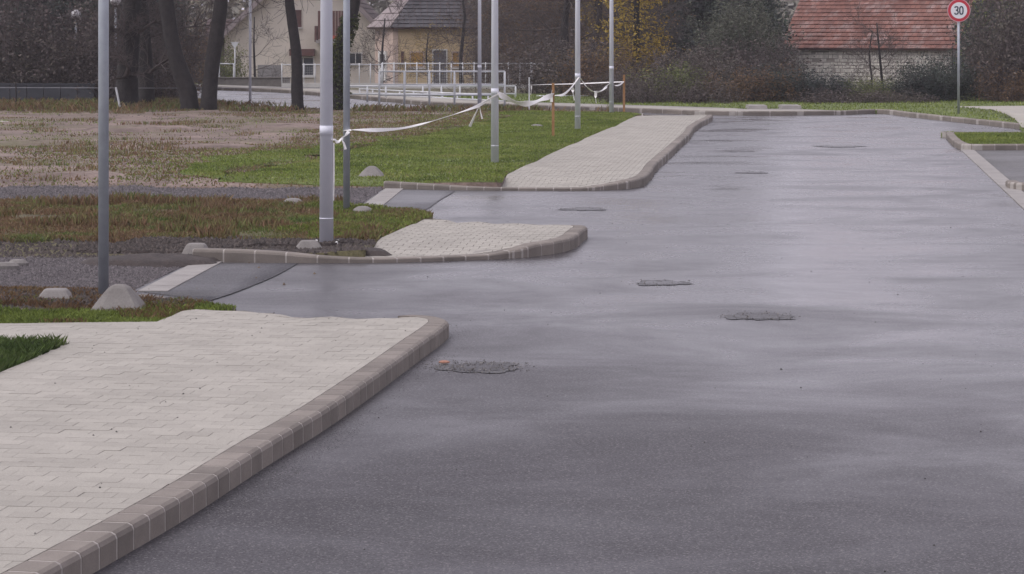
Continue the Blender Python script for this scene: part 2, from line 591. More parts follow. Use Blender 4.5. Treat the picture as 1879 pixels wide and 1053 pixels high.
k2 = kp([(353, 481.5, 0, .13), (430, 482, 0, .125), (525, 482.5, 0, .10), (582, 482.8, 0, .07), (640, 482.8, 0, .052), (689, 482.6, 0, .045), (780, 480.5, 0, .045), (860, 477.5, 0, .045), (895, 476.5, 0, .05), (926, 475, 0, .07), (959, 473.2, 0, .1), (987, 470, 0, .125), (1023, 465, 0, .13), (1052, 457, 0, .13), (1069, 444, 0, .13)])
k2 += [(.83, 28.9, .12), (.66, 29.7, .07)] + [(x, y + .6, .03) for (x, y) in crest2[1:]]
k2 += kp([(771, 391, .07, .07), (681, 381, .10, .10), (646, 379.5, .11, .11)])
K2 = Path(k2)
k3 = kp([(704, 346.8, 0, .11), (760, 347.5, 0, .09), (840, 349, 0, .06), (905, 349.7, 0, .045), (1000, 350, 0, .04), (1076, 350, 0, .045), (1115, 348.8, 0, .08), (1152, 347, 0, .12), (1179, 341.5, 0, .13), (1194, 330, 0, .13), (1203, 316, 0, .13), (1233, 287, 0, .13), (1267, 254, 0, .13), (1274, 243, 0, .13), (1289, 232, 0, .13), (1306, 222.5, 0, .13)])
k3 += [(5.05, 66.6, .12), (4.75, 67.1, .06), (3.4, 67.4, .04), (1.5, 67.6, .04)]
K3 = Path(k3, .1)
kf_px = [(516, 170), (590, 176), (660, 182), (737, 189), (814, 195), (942, 199), (1000, 201), (1179, 206.5), (1306, 211.5), (1400, 212), (1543, 211), (1612, 208.5), (1656, 213), (1708, 219), (1759, 224.5), (1836, 232.5), (1879, 238), (1960, 250)]
kf = [(-30, 130, .12), (-15, 104, .12)] + kp([(x, y, 0, .12) for (x, y) in kf_px])
KF = Path(kf, .2)
kr1 = kp([(1960, 241, .12, .12), (1790, 242, .12, .12), (1748, 242, .12, .12), (1737, 246, .06, .12), (1736, 251, 0, .12), (1761, 274, 0, .12), (1775, 276, 0, .12), (1880, 276, 0, .12), (1990, 276, 0, .12)])
KR1 = Path(kr1, .1)
kr2 = kp([(1845, 343, 0, .10), (1862, 349, 0, .11), (1990, 355, 0, .12)])
KR2 = Path(kr2, .1)

# ---- asphalt: road, driveways, cross street and parking bays are one sheet
edge1 = [P(240, 535), P(353, 481)]
edge2 = [P(657, 379), P(704, 346.6)]
road_out = [(-6, 2), (14, 2), (14, 40), (20, 60), (24, 66), (22, 71)]
road_out += [tuple(p[:2]) for p in KF.p[::-1][::3]]
road_out += [(-34, 120), (-22, 92), (-14, 80), (-8, 74), (-2, 66), (0, 45), (-.5, 38.2), edge2[1], edge2[0], (-2.6, 32), (-3.1, 28), edge1[1], edge1[0], (-3.6, 21.5), (-6, 19)]
sheet('road', road_out, lambda x, y: 0 * x, M['asphalt'], 2.0, kind='structure')

# ---- new asphalt ramps of the two driveways, with their ragged seam
seam1 = [P(546, 484), P(522, 498), P(494, 512), P(458, 527), P(424, 540), P(384, 553)]
sheet('driveway_ramp', [P(384, 482.5), P(546, 484)] + seam1 + [P(264, 536.5)], lambda x, y: .006 + 0 * x, M['asphalt_new'], .5, .005, kind='structure')
seam2 = [P(835, 351), P(822, 359), P(806, 368), P(790, 380), P(771, 391)]
sheet('driveway_ramp', [P(724, 348), P(835, 351)] + seam2 + [P(681, 382)], lambda x, y: .006 + 0 * x, M['asphalt_new'], .5, .005, kind='structure')
# opened seam: a dark crumbly crack along the joint
M['crack'] = material('crack_tar', (.027, .025, .027), (.055, .052, .054), 20, .5)
for sm, nm in ((seam1, 'road_crack'), (seam2, 'road_crack')):
    mb = MB()
    pp = smooth_path(sm, .06)
    for i in range(len(pp) - 1):
        w = .003 + .006 * random.random()
        a, b = pp[i], pp[i + 1]
        e = (b - a) / np.linalg.norm(b - a)
        nn = np.array([-e[1], e[0]]) * w
        mb.add([(a[0] + nn[0], a[1] + nn[1], .0105), (a[0] - nn[0], a[1] - nn[1], .0105), (b[0] - nn[0], b[1] - nn[1], .0105), (b[0] + nn[0], b[1] + nn[1], .0105)], [(0, 1, 2, 3)])
    mb.build(nm, M['crack'], kind='structure')
# parking bay surface, duller than the road
strip_r = [P(1763, 275.5), P(1879, 385)]
sr_d = np.array(strip_r[1]) - np.array(strip_r[0]); sr_d /= np.linalg.norm(sr_d)
sr_end = np.array(strip_r[0]) + sr_d * 34
sheet('parking_bay', [tuple(np.array(strip_r[0]) + [.2, 0]), (13.5, strip_r[0][1]), (13.5, sr_end[1]), tuple(sr_end + [.2, 0])], lambda x, y: .006 + 0 * x, M['asphalt_park'], 1.0, .005, kind='structure')

# ---- kerbs
def s_near0(path, p): return float(path.s[np.argmin(np.hypot(path.p[:, 0] - p[0], path.p[:, 1] - p[1]))])
def kerb(path, s0=0, s1=None, slen=.25, gap=.015, width=.15, side=1, name='kerb'):
    root = empty(name, kind='structure')
    s1 = path.L if s1 is None else s1
    def ring(t, shrink, out):
        q = path.at(t)
        n_ = path.nrm(t) * side
        h = q[2]
        c = min(.028, h * .3)
        prof = [(0, -.08), (0, h - c), (c * .35, h - c * .35), (c, h), (width, h), (width, -.08)]
        for (a, z) in prof:
            a2 = min(max(a, shrink), width - shrink)
            out.append((q[0] + n_[0] * a2, q[1] + n_[1] * a2, z - (shrink if z > -.05 else 0)))
    def sweep(ts, shrink):
        mb = MB()
        for t in ts: ring(t, shrink, mb.v)
        m = len(ts)
        for i in range(m - 1):
            for k in range(5):
                a = i * 6 + k
                mb.f.append((a, a + 6, a + 7, a + 1) if side > 0 else (a, a + 1, a + 7, a + 6))
        mb.f.append(tuple(range(6)) if side > 0 else tuple(range(6))[::-1])
        mb.f.append(tuple(range((m - 1) * 6, m * 6))[::-1] if side > 0 else tuple(range((m - 1) * 6, m * 6)))
        return mb
    n = max(1, round((s1 - s0) / slen))
    L = (s1 - s0) / n
    for i in range(n):
        a, b = s0 + i * L + gap / 2, s0 + (i + 1) * L - gap / 2
        m = 2 if L < .3 else max(2, int(L / .2))
        mb = sweep(np.linspace(a, b, m + 1), 0)
        q = path.at((a + b) / 2)
        o = mb.build('kerb_stone', M['kerb'], root, loc=(float(q[0]), float(q[1]), 0))
        o.location.z += random.uniform(-.0005, .0005)
        o.rotation_euler.z = random.uniform(-.008, .008)
    ns = max(2, int((s1 - s0) / .1))
    sweep(np.linspace(s0, s1, ns), .0018).build('mortar_joint', M['mortar'], root)
    return root
kerb(K1, slen=.215, gap=.02)
k2s = s_near0(K2, P(640, 482.8))
kerb(K2, 0, k2s, .33, .016)
kerb(K2, k2s, None, .24, .018)
# third island: short stones round the near end, metre stones along the street
tc = float(K3.s[np.argmin(abs(K3.p[:, 1] - P(1203, 316)[1]) + 100 * (K3.p[:, 0] < 1))])
kerb(K3, 0, tc, .25, .017)
kerb(K3, tc, None, 1.0, .035)
kerb(KF, slen=.9, gap=.03, side=-1 if area([tuple(KF.p[0][:2]), tuple(KF.p[-1][:2]), (0, 0)]) > 0 and False else 1)
kerb(KR1, slen=.42, gap=.02)
kerb(KR2, slen=.42, gap=.012)

# flush edging strips
def edging(a, b, w, n, z=.014, name='edging'):
    root = empty(name, kind='structure')
    a, b = np.array(a), np.array(b)
    e = (b - a); L = np.linalg.norm(e); e /= L
    nn = np.array([e[1], -e[0]])
    for i in range(n):
        p, q = a + e * (L * i / n + .006), a + e * (L * (i + 1) / n - .006)
        c = (p + q) / 2
        mb = MB()
        mb.prism([tuple(p), tuple(p + nn * w), tuple(q + nn * w), tuple(q)], -.05, z + random.uniform(-.001, .001))
        mb.build('edging_stone', M['slab'], root, loc=(float(c[0]), float(c[1]), 0))
    return root
edging(P(253, 536), P(360, 481.5), .26, 6)
edging(P(663, 380), P(708, 346.6), .26, 8)
edging(tuple(sr_end), strip_r[0], .24, 68, .016)

# ---- pavements laid with square pavers in half bond
def pavement(outline, ctrl, ang, name, n_parts=300, size=.165, near=(0, 0), extra=0):
    dv = size * .8
    root = empty(name, kind='structure')
    if area(outline) < 0: outline = outline[::-1]
    c = np.array(ctrl)
    def zf(x, y):
        d2 = (np.asarray(x)[..., None] - c[:, 0]) ** 2 + (np.asarray(y)[..., None] - c[:, 1]) ** 2 + .02
        w = d2 ** -1.8
        return (w * c[:, 2]).sum(-1) / w.sum(-1)
    o = sheet('sand_bed', outline, lambda x, y: zf(x, y) - .009, M['paver_joint'], .5)
    o.parent = root
    ca, sa = math.cos(ang), math.sin(ang)
    loc = [(x * ca + y * sa, -x * sa + y * ca) for (x, y) in outline]
    u0, u1 = min(p[0] for p in loc), max(p[0] for p in loc)
    v0, v1 = min(p[1] for p in loc), max(p[1] for p in loc)
    cells = []
    for j in range(int((v1 - v0) / dv) + 1):
        v = v0 + j * dv
        off = (j % 2) * size / 2 + random.uniform(-.004, .004)
        us = np.arange(u0 - size, u1 + size, size) + off
        vv = np.full_like(us, v + dv / 2)
        ins = inpoly(us + size / 2, vv, loc)
        ed = edist(us + size / 2, vv, loc)
        for i, u in enumerate(us):
            gp = extra + .0008 + .0010 * random.random() ** 2
            w = [(u + gp, v + gp), (u + size - gp, v + gp), (u + size - gp, v + dv - gp), (u + gp, v + dv - gp)]
            if ed[i] > size * .72:
                if not ins[i]: continue
                q = w
            else:
                q = clip(loc, w)
                if not q or abs(area(q)) < .0008: continue
            cells.append([(a * ca - b * sa, a * sa + b * ca) for (a, b) in q])
    cen = [(sum(p[0] for p in q) / len(q), sum(p[1] for p in q) / len(q)) for q in cells]
    # those that show largest: nearest ones inside the view
    def rank(p):
        vis = abs(p[0]) < p[1] * .197 + .1 and p[1] > 10.2
        return (0 if vis else 1, math.hypot(p[0] - near[0], p[1] - near[1]))
    order = sorted(range(len(cells)), key=lambda i: rank(cen[i]))
    allv = np.array([p for q in cells for p in q])
    zz = zf(allv[:, 0], allv[:, 1])
    zs, k = [], 0
    for q in cells:
        zs.append(zz[k:k + len(q)]); k += len(q)
    big = MB()
    for r_, i in enumerate(order):
        q = cells[i]
        dz = random.gauss(0, .0005)
        tx, ty = random.gauss(0, .003), random.gauss(0, .003)
        z = [float(zs[i][k]) + dz + (q[k][0] - cen[i][0]) * tx + (q[k][1] - cen[i][1]) * ty for k in range(len(q))]
        n = len(q)
        vs = [(q[k][0], q[k][1], z[k]) for k in range(n)] + [(q[k][0], q[k][1], z[k] - .03) for k in range(n)]
        fs = [tuple(range(n))] + [(k, n + k, n + (k + 1) % n, (k + 1) % n) for k in range(n)]
        if r_ < n_parts:
            mb = MB(); mb.add(vs, fs)
            mb.build('paver', M['paver'], root, loc=(cen[i][0], cen[i][1], z[0]))
        else: big.add(vs, fs)
    if big.v: big.build('distant_pavers', M['paver'], root, kind='stuff')
    return root, zf
def trim(path, s0, s1, off, step=.1, side=1):
    n = max(2, int((s1 - s0) / step))
    out = []
    for i in range(n + 1):
        t = s0 + (s1 - s0) * i / n
        q = path.at(t); nn = path.nrm(t) * side
        out.append((float(q[0] + nn[0] * off), float(q[1] + nn[1] * off), float(q[2])))
    return out
def s_near(path, p, lo=0, hi=1e9):
    d = np.hypot(path.p[:, 0] - p[0], path.p[:, 1] - p[1])
    d[(path.s < lo) | (path.s > hi)] = 1e9
    return float(path.s[np.argmin(d)])
# 1: the foreground pavement with its branch to the left
sA = s_near(K1, (crest1[-1][0], crest1[-1][1] + .55))
in1 = trim(K1, 0, sA, .155)
left1 = [P(350, 570, .11), P(333, 573, .11), P(288, 590, .12), (-9.5, 19.43), (-9.5, 18.10), P(130, 629, .12), P(0, 683, .12), (-4.2, 8.9), (-5, 6)]
ctrl1 = [(x, y, z) for (x, y, z) in in1[::2]] + [(x, y, .12) for (x, y) in crest1] + [(x, y, .12) for (x, y) in left1] + [(x, y, .12) for (x, y) in ((-1.6, 17.5), (-1.2, 19), (-2.5, 19.5), (-3, 15), (-2.5, 12), (-6, 18.8), (-2.2, 10))]
out1 = [(x, y) for (x, y, z) in in1] + left1
pave1, zf1 = pavement(out1, ctrl1, -.125, 'pavement', 300)
# 2: the middle island
sB, sC = s_near(K2, P(662, 478, .05), 0, 4), s_near(K2, (crest2[-1][0], crest2[-1][1] + .6), 6)
in2 = trim(K2, sB, sC, .155)
left2 = [P(796, 399, .10), P(778, 402, .10), P(747, 415, .10), P(701, 437, .09)]
mid2 = [(x, y - .05, .12) for (x, y) in crest2] + [(.35, 28.6, .12), (-.3, 28.8, .11), (-.8, 29.2, .105)]
out2 = [(x, y) for (x, y, z) in in2] + left2
pave2, zf2 = pavement(out2, [p for p in in2[::2]] + mid2 + [(x, y, .10) for (x, y) in left2], -.115, 'pavement', 120, extra=.0022)
# 3: the far pavement
sD, sE = s_near(K3, P(905, 347, .05), 0, 12), s_near(K3, (3.4, 67.4), 30)
in3 = trim(K3, sD, sE, .155)
left3 = [P(1179, 207.5, .11), P(1131, 231, .11), P(1060, 261, .11), P(984, 296, .11), P(932, 319, .11)]
out3 = [(x, y) for (x, y, z) in in3] + left3
mid3 = [(2, 44, .13), (.8, 39.5, .09), (3, 52, .13), (4, 60, .13), (4.6, 65.5, .12), (3.8, 66, .12), (1, 41, .12)]
pave3, zf3 = pavement(out3, [p for p in in3[::3]] + mid3 + [(x, y, .11) for (x, y) in left3], -.10, 'pavement', 120, extra=.003)
# 4: strip of pavement on the far side of the cross street; 5: path at the far right
sF = s_near(KF, P(1560, 211))
inF = [(x, y) for (x, y, z) in trim(KF, 0, sF, .155, .8)]
outF = [(x, y) for (x, y, z) in trim(KF, 0, sF, 2.2, .8)]
mF = material('far_paving', (.300, .280, .247), (.345, .322, .286), .8, .85, .001, 60, .08, 30)
sheet('pavement', inF + outF[::-1], lambda x, y: .115 + 0 * x, mF, 2.0, .05, kind='structure')
path5 = [P(1752, 196.5, .1), P(1980, 194.5, .1), P(1985, 246, .1), P(1875, 234, .1), P(1864, 220, .1), P(1848, 209, .1), P(1820, 202, .1), P(1790, 199, .1)]
sheet('footpath', path5, lambda x, y: .125 + 0 * x, mF, 1.0, .05, kind='structure')

# ------------------------------------------------------------------ earth, gravel and turf
def ground_z(base, amp, s=1.2, seed=1, edge=None, ew=.6):
    def f(x, y):
        z = base + (vnoise(x, y, s, seed) - .5) * amp + (vnoise(x, y, s * 4, seed + 5) - .5) * amp * .4
        if edge is not None: z = z * np.clip(edist(x, y, edge, False) / ew, 0.05, 1)
        return z
    return f
LFT = -24
# bank beside the first pavement
in1l = trim(K1, sA, K1.L, .16, .2)
bank1 = [P(288, 590.5, .12)] + [P(333, 573.5, .11), P(350, 570.5, .11), P(430, 567, .1)] + [(x, y) for (x, y, z) in in1l] + [(-3.3, 22.55), (-4.2, 22.8), (LFT, 23.2), (LFT, 19.44), (-9.5, 19.44)]
g1edge = [(LFT, 23.2), (-4.2, 22.8), (-3.3, 22.55)]
zb1 = ground_z(.09, .03, 1.5, 2, g1edge, .8)
sheet('soil_bank', bank1, zb1, M['weed_soil'], .2, .15, kind='structure')
# lawn wedge in the fork of the pavement
wedge = [(-3.07, 18.07), (LFT, 18.09), (LFT, 6), (-5.02, 6), (-4.22, 8.9), (-3.25, 16.56)]
sheet('turf', wedge, ground_z(.105, .02, 1.5, 4), M['turf'], .5, .1, kind='structure')
sheet('turf', [(-9.52, 18.09), (LFT, 18.09), (LFT, 19.44), (-9.52, 19.44)], ground_z(.105, .02, 1.5, 4), M['turf'], .5, .1, kind='structure')
# gravel tracks beyond the edging strips
gr1 = [(-3.4, 22.0), P(238, 536), P(352, 480.5), (-3.2, 26.6), (LFT, 27.2), (LFT, 22.4)]
sheet('gravel_track', gr1, ground_z(.0, .02, 2, 6), M['gravel'], .25, .0, kind='structure')
gr2 = [(-2.25, 33.2), P(656, 379.5), P(703, 346.4), (-2.1, 38.8), (LFT, 39), (LFT, 33.2)]
sheet('gravel_track', gr2, ground_z(.0, .03, 2, 7), M['gravel'], .25, .0, kind='structure')
# weedy ground behind the middle island
in2a = trim(K2, 0, sB, .16, .2)
in2b = trim(K2, sC, K2.L, .16, .2)
weedy = [(x, y) for (x, y, z) in in2a] + [(p[0] - .012, p[1]) for p in left2[::-1]] + [(x, y) for (x, y, z) in in2b] + [(-2.3, 33.9), (-5, 34.2), (-9, 33.9), (LFT, 34.1), (LFT, 26.3), (-6.5, 26.35), (-4.6, 26.1), (-3.5, 26.15)]
wedge_lines = [(-3.5, 26.15), (-4.6, 26.1), (-6.5, 26.35), (LFT, 26.3), (LFT, 34.1), (-9, 33.9), (-5, 34.2), (-2.3, 33.9)]
zw = ground_z(.10, .06, .9, 8, wedge_lines, .9)
sheet('soil_bank', weedy, zw, M['weed_soil'], .25, .2, kind='structure')
# bare field and lawn beyond the second track
in3a = trim(K3, 0, sD, .16, .2)
farl = [P(1120, 203.5, .08), P(950, 201.5, .08), P(800, 201.5, .08), P(600, 199.5, .08), P(440, 194, .08), P(360, 186, .08), P(300, 184, .06), (LFT - 6, 84)]
field = [(x, y) for (x, y, z) in in3a] + [(p[0] - .012, p[1]) for p in left3[::-1]] + farl + [(LFT - 6, 38.2), (-9, 37.9), (-5.5, 38.0), (-3.5, 37.65), (-2.0, 37.7)]
fl = [(LFT - 6, 38.2), (-9, 37.9), (-5.5, 38.0), (-3.5, 37.65), (-2.0, 37.7)]
zfi = ground_z(.085, .05, .5, 11, fl, .8)
sheet('field', field, zfi, M['dirt'], .5, .2, kind='structure')
lawn = [(x + .02, y + .02) for (x, y, z) in in3a[2:]] + [(p[0] - .03, p[1]) for p in left3[::-1]] + [P(1120, 204.5, .1)] + jitter([P(960, 204, .1), P(900, 216, .1), P(800, 240, .1), P(640, 266, .1), P(420, 288, .1), P(330, 303, .1), P(385, 328, .1)], .5, 1.1)[:-12] + [P(400, 329, .1), P(560, 331, .1), P(680, 331.5, .1)]
sheet('lawn', lawn, lambda x, y: zfi(x, y) + .018, M['turf'], .5, .02, kind='structure')
# verges at the far side
verge = [(x, y) for (x, y, z) in trim(KF, sF, KF.L, .16, .5)] + [P(1985, 246, .1)] + [(p[0], p[1]) for p in path5[3:]] + [P(1752, 196.5, .1), P(1980, 194.5, .1), (26, 90), (-6, 90), (-14, 110), (-30, 140)] + [(x - .05, y + .02) for (x, y) in outF]
sheet('verge', verge, ground_z(.10, .03, .4, 13), M['turf'], 2.0, .1, kind='structure')
inR = [(x, y) for (x, y, z) in trim(KR1, 0, KR1.L, .16, .3)]
sheet('turf', inR + [(14.5, 49)], ground_z(.10, .02, .8, 14), M['turf'], .5, .1, kind='structure')
inR2 = [(x, y) for (x, y, z) in trim(KR2, 0, KR2.L, .16, .3)]
# dug soil by the kerb ends
def mound(x, y, rx, ry, h, seed, zb=.0):
    mb = MB()
    nr, na = 7, 26
    for i in range(nr):
        t = i / (nr - 1)
        for k in range(na):
            a = 2 * math.pi * k / na
            r_ = t * (1 + .25 * (vnoise(math.cos(a) * 2, math.sin(a) * 2, 1.3, seed) - .5) * 2)
            px, py = x + rx * r_ * math.cos(a), y + ry * r_ * math.sin(a)
            z = zb + h * (1 - t * t) ** 1.3 + (float(vnoise(px, py, 7, seed)) - .5) * .035 * (1 - t) - (.05 if i == nr - 1 else 0)
            mb.v.append((px, py, z))
    for i in range(nr - 1):
        for k in range(na):
            a, b = i * na + k, i * na + (k + 1) % na
            mb.f.append((a, a + na, b + na, b))
    mb.f.append(tuple(range(na)))
    mb.build('dug_soil', M['soil'], smooth=True, kind='structure')
px, py = P(285, 472, .06); mound(px, py, .7, .55, .05, 3, .04)
px, py = P(630, 455, .1); mound(px, py, .5, .4, .02, 5, .085)
px, py = P(300, 563, .08); mound(px, py, .42, .55, .03, 6, .07)
px, py = P(150, 556, .08); mound(px, py, .6, .5, .03, 8, .07)
px, py = P(520, 457, .1); mound(px, py, .9, .2, .02, 9, .085)
dug1 = jitter([(-4.5, 26.5), (-3.9, 26.36), (-3.4, 26.38), (-1.95, 26.40), (-1.7, 26.6), (-1.62, 27.15), (-2.2, 27.05), (-3, 26.8), (-3.7, 27.15), (-4.2, 26.9)], .07, 3)
sheet('dug_soil', dug1, lambda x, y: zw(x, y) + .012 + vnoise(x, y, 9, 3) * .02, M['soil'], .12, .03, kind='structure')
dug2 = jitter([(-4.6, 22.2), (-3.45, 22.1), (-3.12, 21.25), (-2.5, 20.85), (-2.6, 20.62), (-3.3, 20.85), (-4.4, 21.1), (-5.2, 21.5)], .05, 3)
sheet('dug_soil', dug2, lambda x, y: zb1(x, y) + .010 + vnoise(x, y, 9, 3) * .02, M['soil'], .12, .03, kind='structure')
# tyre ruts and lumps on the dirt
for (x, y, rx, ry) in ((60, 262, 1.1, 1.6), (150, 320, .8, .8), (400, 268, .9, 1.0), (440, 262, .6, .7), (250, 235, 1.4, 2.2), (520, 232, 1.3, 2.5)):
    px, py = P(x, y, .1)
    mb = MB()
    for i in range(5):
        t = i / 4
        for k in range(18):
            a = 2 * math.pi * k / 18
            q = t * (1 + .4 * (float(vnoise(math.cos(a) * 2 + x, math.sin(a) * 2, 1.2, 4)) - .5))
            mb.v.append((px + rx * q * math.cos(a), py + ry * q * math.sin(a), .09 + .055 * (1 - t * t) - (.04 if i == 4 else 0) + (float(vnoise(px + q, py + a, 5, 4)) - .5) * .02))
    for i in range(4):
        for k in range(18):
            a, b = i * 18 + k, i * 18 + (k + 1) % 18
            mb.f.append((a, a + 18, b + 18, b))
    mb.f.append(tuple(range(18)))
    mb.build('earth_lump', M['dirt'], smooth=True, kind='structure')

# ------------------------------------------------------------------ blades, weeds and pebbles
def scatter(poly, n, cond=None):
    xs, ys = [p[0] for p in poly], [p[1] for p in poly]
    x0, x1, y0, y1 = min(xs), max(xs), min(ys), max(ys)
    X, Y, got = [], [], 0
    for _ in range(40):
        x = rng.uniform(x0, x1, n * 2); y = rng.uniform(y0, y1, n * 2)
        k = inpoly(x, y, poly) & (np.abs(x) < y * .205 + .6)      # within a step of the view
        if cond is not None: k &= cond(x, y)
        X.append(x[k]); Y.append(y[k]); got += k.sum()
        if got >= n: break
    return np.concatenate(X)[:n], np.concatenate(Y)[:n]
def blades(name, poly, n, zf, h, w, mat, cond=None, lean=.95, kind='stuff', label=None, cat=None, hmap=None):
    x, y = scatter(poly, n, cond)
    n = len(x)
    z = zf(x, y) - .004
    hh = rng.uniform(h[0], h[1], n)
    if hmap is not None: hh = hh * hmap(x, y)
    ww = rng.uniform(.6, 1.2, n) * w
    a = rng.uniform(0, 2 * math.pi, n)
    b = rng.uniform(0, 2 * math.pi, n)
    ln = rng.uniform(0, lean, n) * hh
    V = np.zeros((n, 4, 3))
    V[:, 0] = np.stack([x - np.cos(a) * ww, y - np.sin(a) * ww, z], 1)
    V[:, 1] = np.stack([x + np.cos(a) * ww, y + np.sin(a) * ww, z], 1)
    V[:, 2] = np.stack([x + np.cos(a) * ww * .7 + np.cos(b) * ln * .35, y + np.sin(a) * ww * .7 + np.sin(b) * ln * .35, z + hh * .6], 1)
    V[:, 3] = np.stack([x + np.cos(b) * ln, y + np.sin(b) * ln, z + hh], 1)
    o = tri_object(name, V, mat, per=4)
    return setp(o, label, cat, kind=kind)
M['grass'] = leaf_material('grass_blades', [(0, (0.083, 0.116, 0.024)), (.35, (0.143, 0.187, 0.039)), (.7, (0.198, 0.242, 0.055)), (1, (0.275, 0.264, 0.099))], .7)
M['grass_wet'] = leaf_material('grass_dark_blades', [(0, (.035, .060, .018)), (.5, (.065, .10, .026)), (1, (.11, .14, .045))], .9)
M['weed'] = leaf_material('weed_leaves', [(0, (.10, .15, .04)), (.28, (.16, .17, .06)), (.5, (.18, .13, .065)), (.72, (.17, .095, .06)), (1, (.24, .19, .11))], 1.3)
M['weed_dry'] = leaf_material('dry_weeds', [(0, (.17, .13, .06)), (.5, (.15, .085, .045)), (1, (.10, .07, .045))], .8)
blades('grass', wedge, 26000, ground_z(.105, .02, 1.5, 4), (.03, .09), .004, M['grass_wet'], label='long green grass in the fork of the pavement', cat='grass')
blades('grass', bank1, 30000, zb1, (.015, .05), .0045, M['grass'], cond=lambda x, y: vnoise(x, y, 1.6, 21) + (20.6 - y) * .45 > .38, label='short green grass along the back of the near pavement', cat='grass')
blades('dry_grass', bank1, 14000, zb1, (.02, .07), .004, M['weed_dry'], cond=lambda x, y: vnoise(x, y, 1.8, 22) + (y - 20.6) * .25 > .45, label='rust brown dry grass edging the first driveway', cat='grass')
blades('weeds', weedy, 95000, zw, (.015, .075), .008, M['weed'], cond=lambda x, y: (vnoise(x, y, 1.4, 23) + .25 * rng.random(np.shape(x)) > .40) & (y > 26.9 + .4 * vnoise(x, y, 3, 3)), label='green and rust brown weeds between the two gravel tracks', cat='weeds', hmap=lambda x, y: .5 + vnoise(x, y, .9, 31) * 1.0)
blades('weed_clumps', weedy, 9000, zw, (.05, .14), .008, M['weed'], cond=lambda x, y: (vnoise(x, y, 1.9, 61) > .70) & (y > 27.2), label='taller weed clumps standing between the gravel tracks', cat='weeds', lean=.6)
blades('weed_clumps', field, 6000, zfi, (.03, .10), .012, M['weed'], cond=lambda x, y: (vnoise(x, y, .9, 62) > .76) & (y > 38.6) & ~inpoly(x, y, lawn), label='taller weed clumps scattered on the bare field', cat='weeds', lean=.6)
blades('grass', weedy, 18000, zw, (.02, .06), .007, M['grass'], cond=lambda x, y: (x > -2.6 + .8 * vnoise(x, y, 2, 3)) & (y > 27.6), label='bright green grass behind the first lamp post', cat='grass')
blades('lawn_grass', lawn, 90000, lambda x, y: zfi(x, y) + .018, (.015, .04), .012, M['grass'], label='mown green lawn beside the far pavement', cat='grass')
ldist = lambda x, y: edist(x, y, lawn)
blades('grass', field, 26000, zfi, (.015, .045), .012, M['grass'], cond=lambda x, y: (y < 70) & (y > 38.2) & (rng.random(np.shape(x)) < np.exp(-ldist(x, y) / 1.1) * 1.1 + .35 * (vnoise(x, y, .5, 77) > .66)), label='green grass thinning out from the lawn onto the bare field', cat='grass')
blades('sparse_grass', field, 90000, zfi, (.01, .045), .014, M['weed'], cond=lambda x, y: (vnoise(x, y, .55, 25) + np.exp(-ldist(x, y) / 1.2) * .6 - (x < -4.5) * (y > 50) * .3 + rng.random(np.shape(x)) * .45 > .70) | (y > 72), label='patchy grass and weeds on the bare field', cat='grass')
M['weed_far'] = leaf_material('far_verge_weeds', [(0, (.10, .13, .035)), (.5, (.15, .15, .05)), (1, (.16, .12, .06))], .4)
blades('verge_grass', field, 14000, zfi, (.05, .22), .014, M['weed'], cond=lambda x, y: (y > 70.5) & (vnoise(x, y, .6, 27) > .3), label='rough grass under the trees at the back of the field', cat='grass')
blades('verge_grass', verge, 16000, ground_z(.10, .03, .4, 13), (.02, .07), .016, M['grass'], cond=lambda x, y: y < 88, label='grass verge behind the far kerb under the speed limit sign', cat='grass')
blades('island_grass', inR + [(14.5, 49)], 12000, ground_z(.10, .02, .8, 14), (.02, .06), .010, M['grass'], label='grass on the kerbed island at the right', cat='grass')

def pebbles(name, poly, n, zf, s, mat, cond=None, **k):
    x, y = scatter(poly, n, cond)
    n = len(x)
    z = zf(x, y)
    r = rng.uniform(s[0], s[1], n)
    V = np.zeros((n, 4, 3))
    for i in range(3):
        a = rng.uniform(0, .9, n) + i * 2.094
        V[:, i] = np.stack([x + r * np.cos(a), y + r * np.sin(a), z - r * .2], 1)
    V[:, 3] = np.stack([x + r * rng.uniform(-.3, .3, n), y + r * rng.uniform(-.3, .3, n), z + r * rng.uniform(.5, .9, n)], 1)
    T = V[:, [[0, 1, 3], [1, 2, 3], [2, 0, 3]]].reshape(-1, 3, 3)
    me = bpy.data.meshes.new(name)
    idx = np.arange(n)[:, None] * 4
    F_ = (idx[:, :, None] + np.array([[0, 1, 3], [1, 2, 3], [2, 0, 3]])[None]).reshape(-1)
    me.vertices.add(n * 4); me.vertices.foreach_set('co', V.astype(np.float32).ravel())
    me.loops.add(len(F_)); me.loops.foreach_set('vertex_index', F_.astype(np.int32))
    me.polygons.add(n * 3)
    me.polygons.foreach_set('loop_start', np.arange(0, n * 9, 3, dtype=np.int32))
    me.polygons.foreach_set('loop_total', np.full(n * 3, 3, dtype=np.int32))
    me.materials.append(mat)
    me.update(calc_edges=True)
    o = bpy.data.objects.new(name, me)
    link(o)
    return setp(o, **k)
pebbles('gravel', gr1, 16000, ground_z(.0, .02, 2, 6), (.008, .024), M['pebble'], cond=lambda x, y: (y > 22.4) & (y < 26.4), kind='stuff', label='grey crushed stone on the first track', cat='gravel')
pebbles('gravel', gr2, 14000, ground_z(.0, .03, 2, 7), (.012, .034), M['pebble'], cond=lambda x, y: (y > 33.6) & (y < 38.6), kind='stuff', label='dark grey crushed stone on the second track', cat='gravel')
M['clod'] = material('clods', (.032, .025, .023), (.075, .06, .054), 30, .95, rnd='island', rnd_amt=.5)
pebbles('earth_crumbs', field, 2200, zfi, (.01, .035), M['clod'], kind='stuff', label='small clods scattered over the bare field', cat='clods')
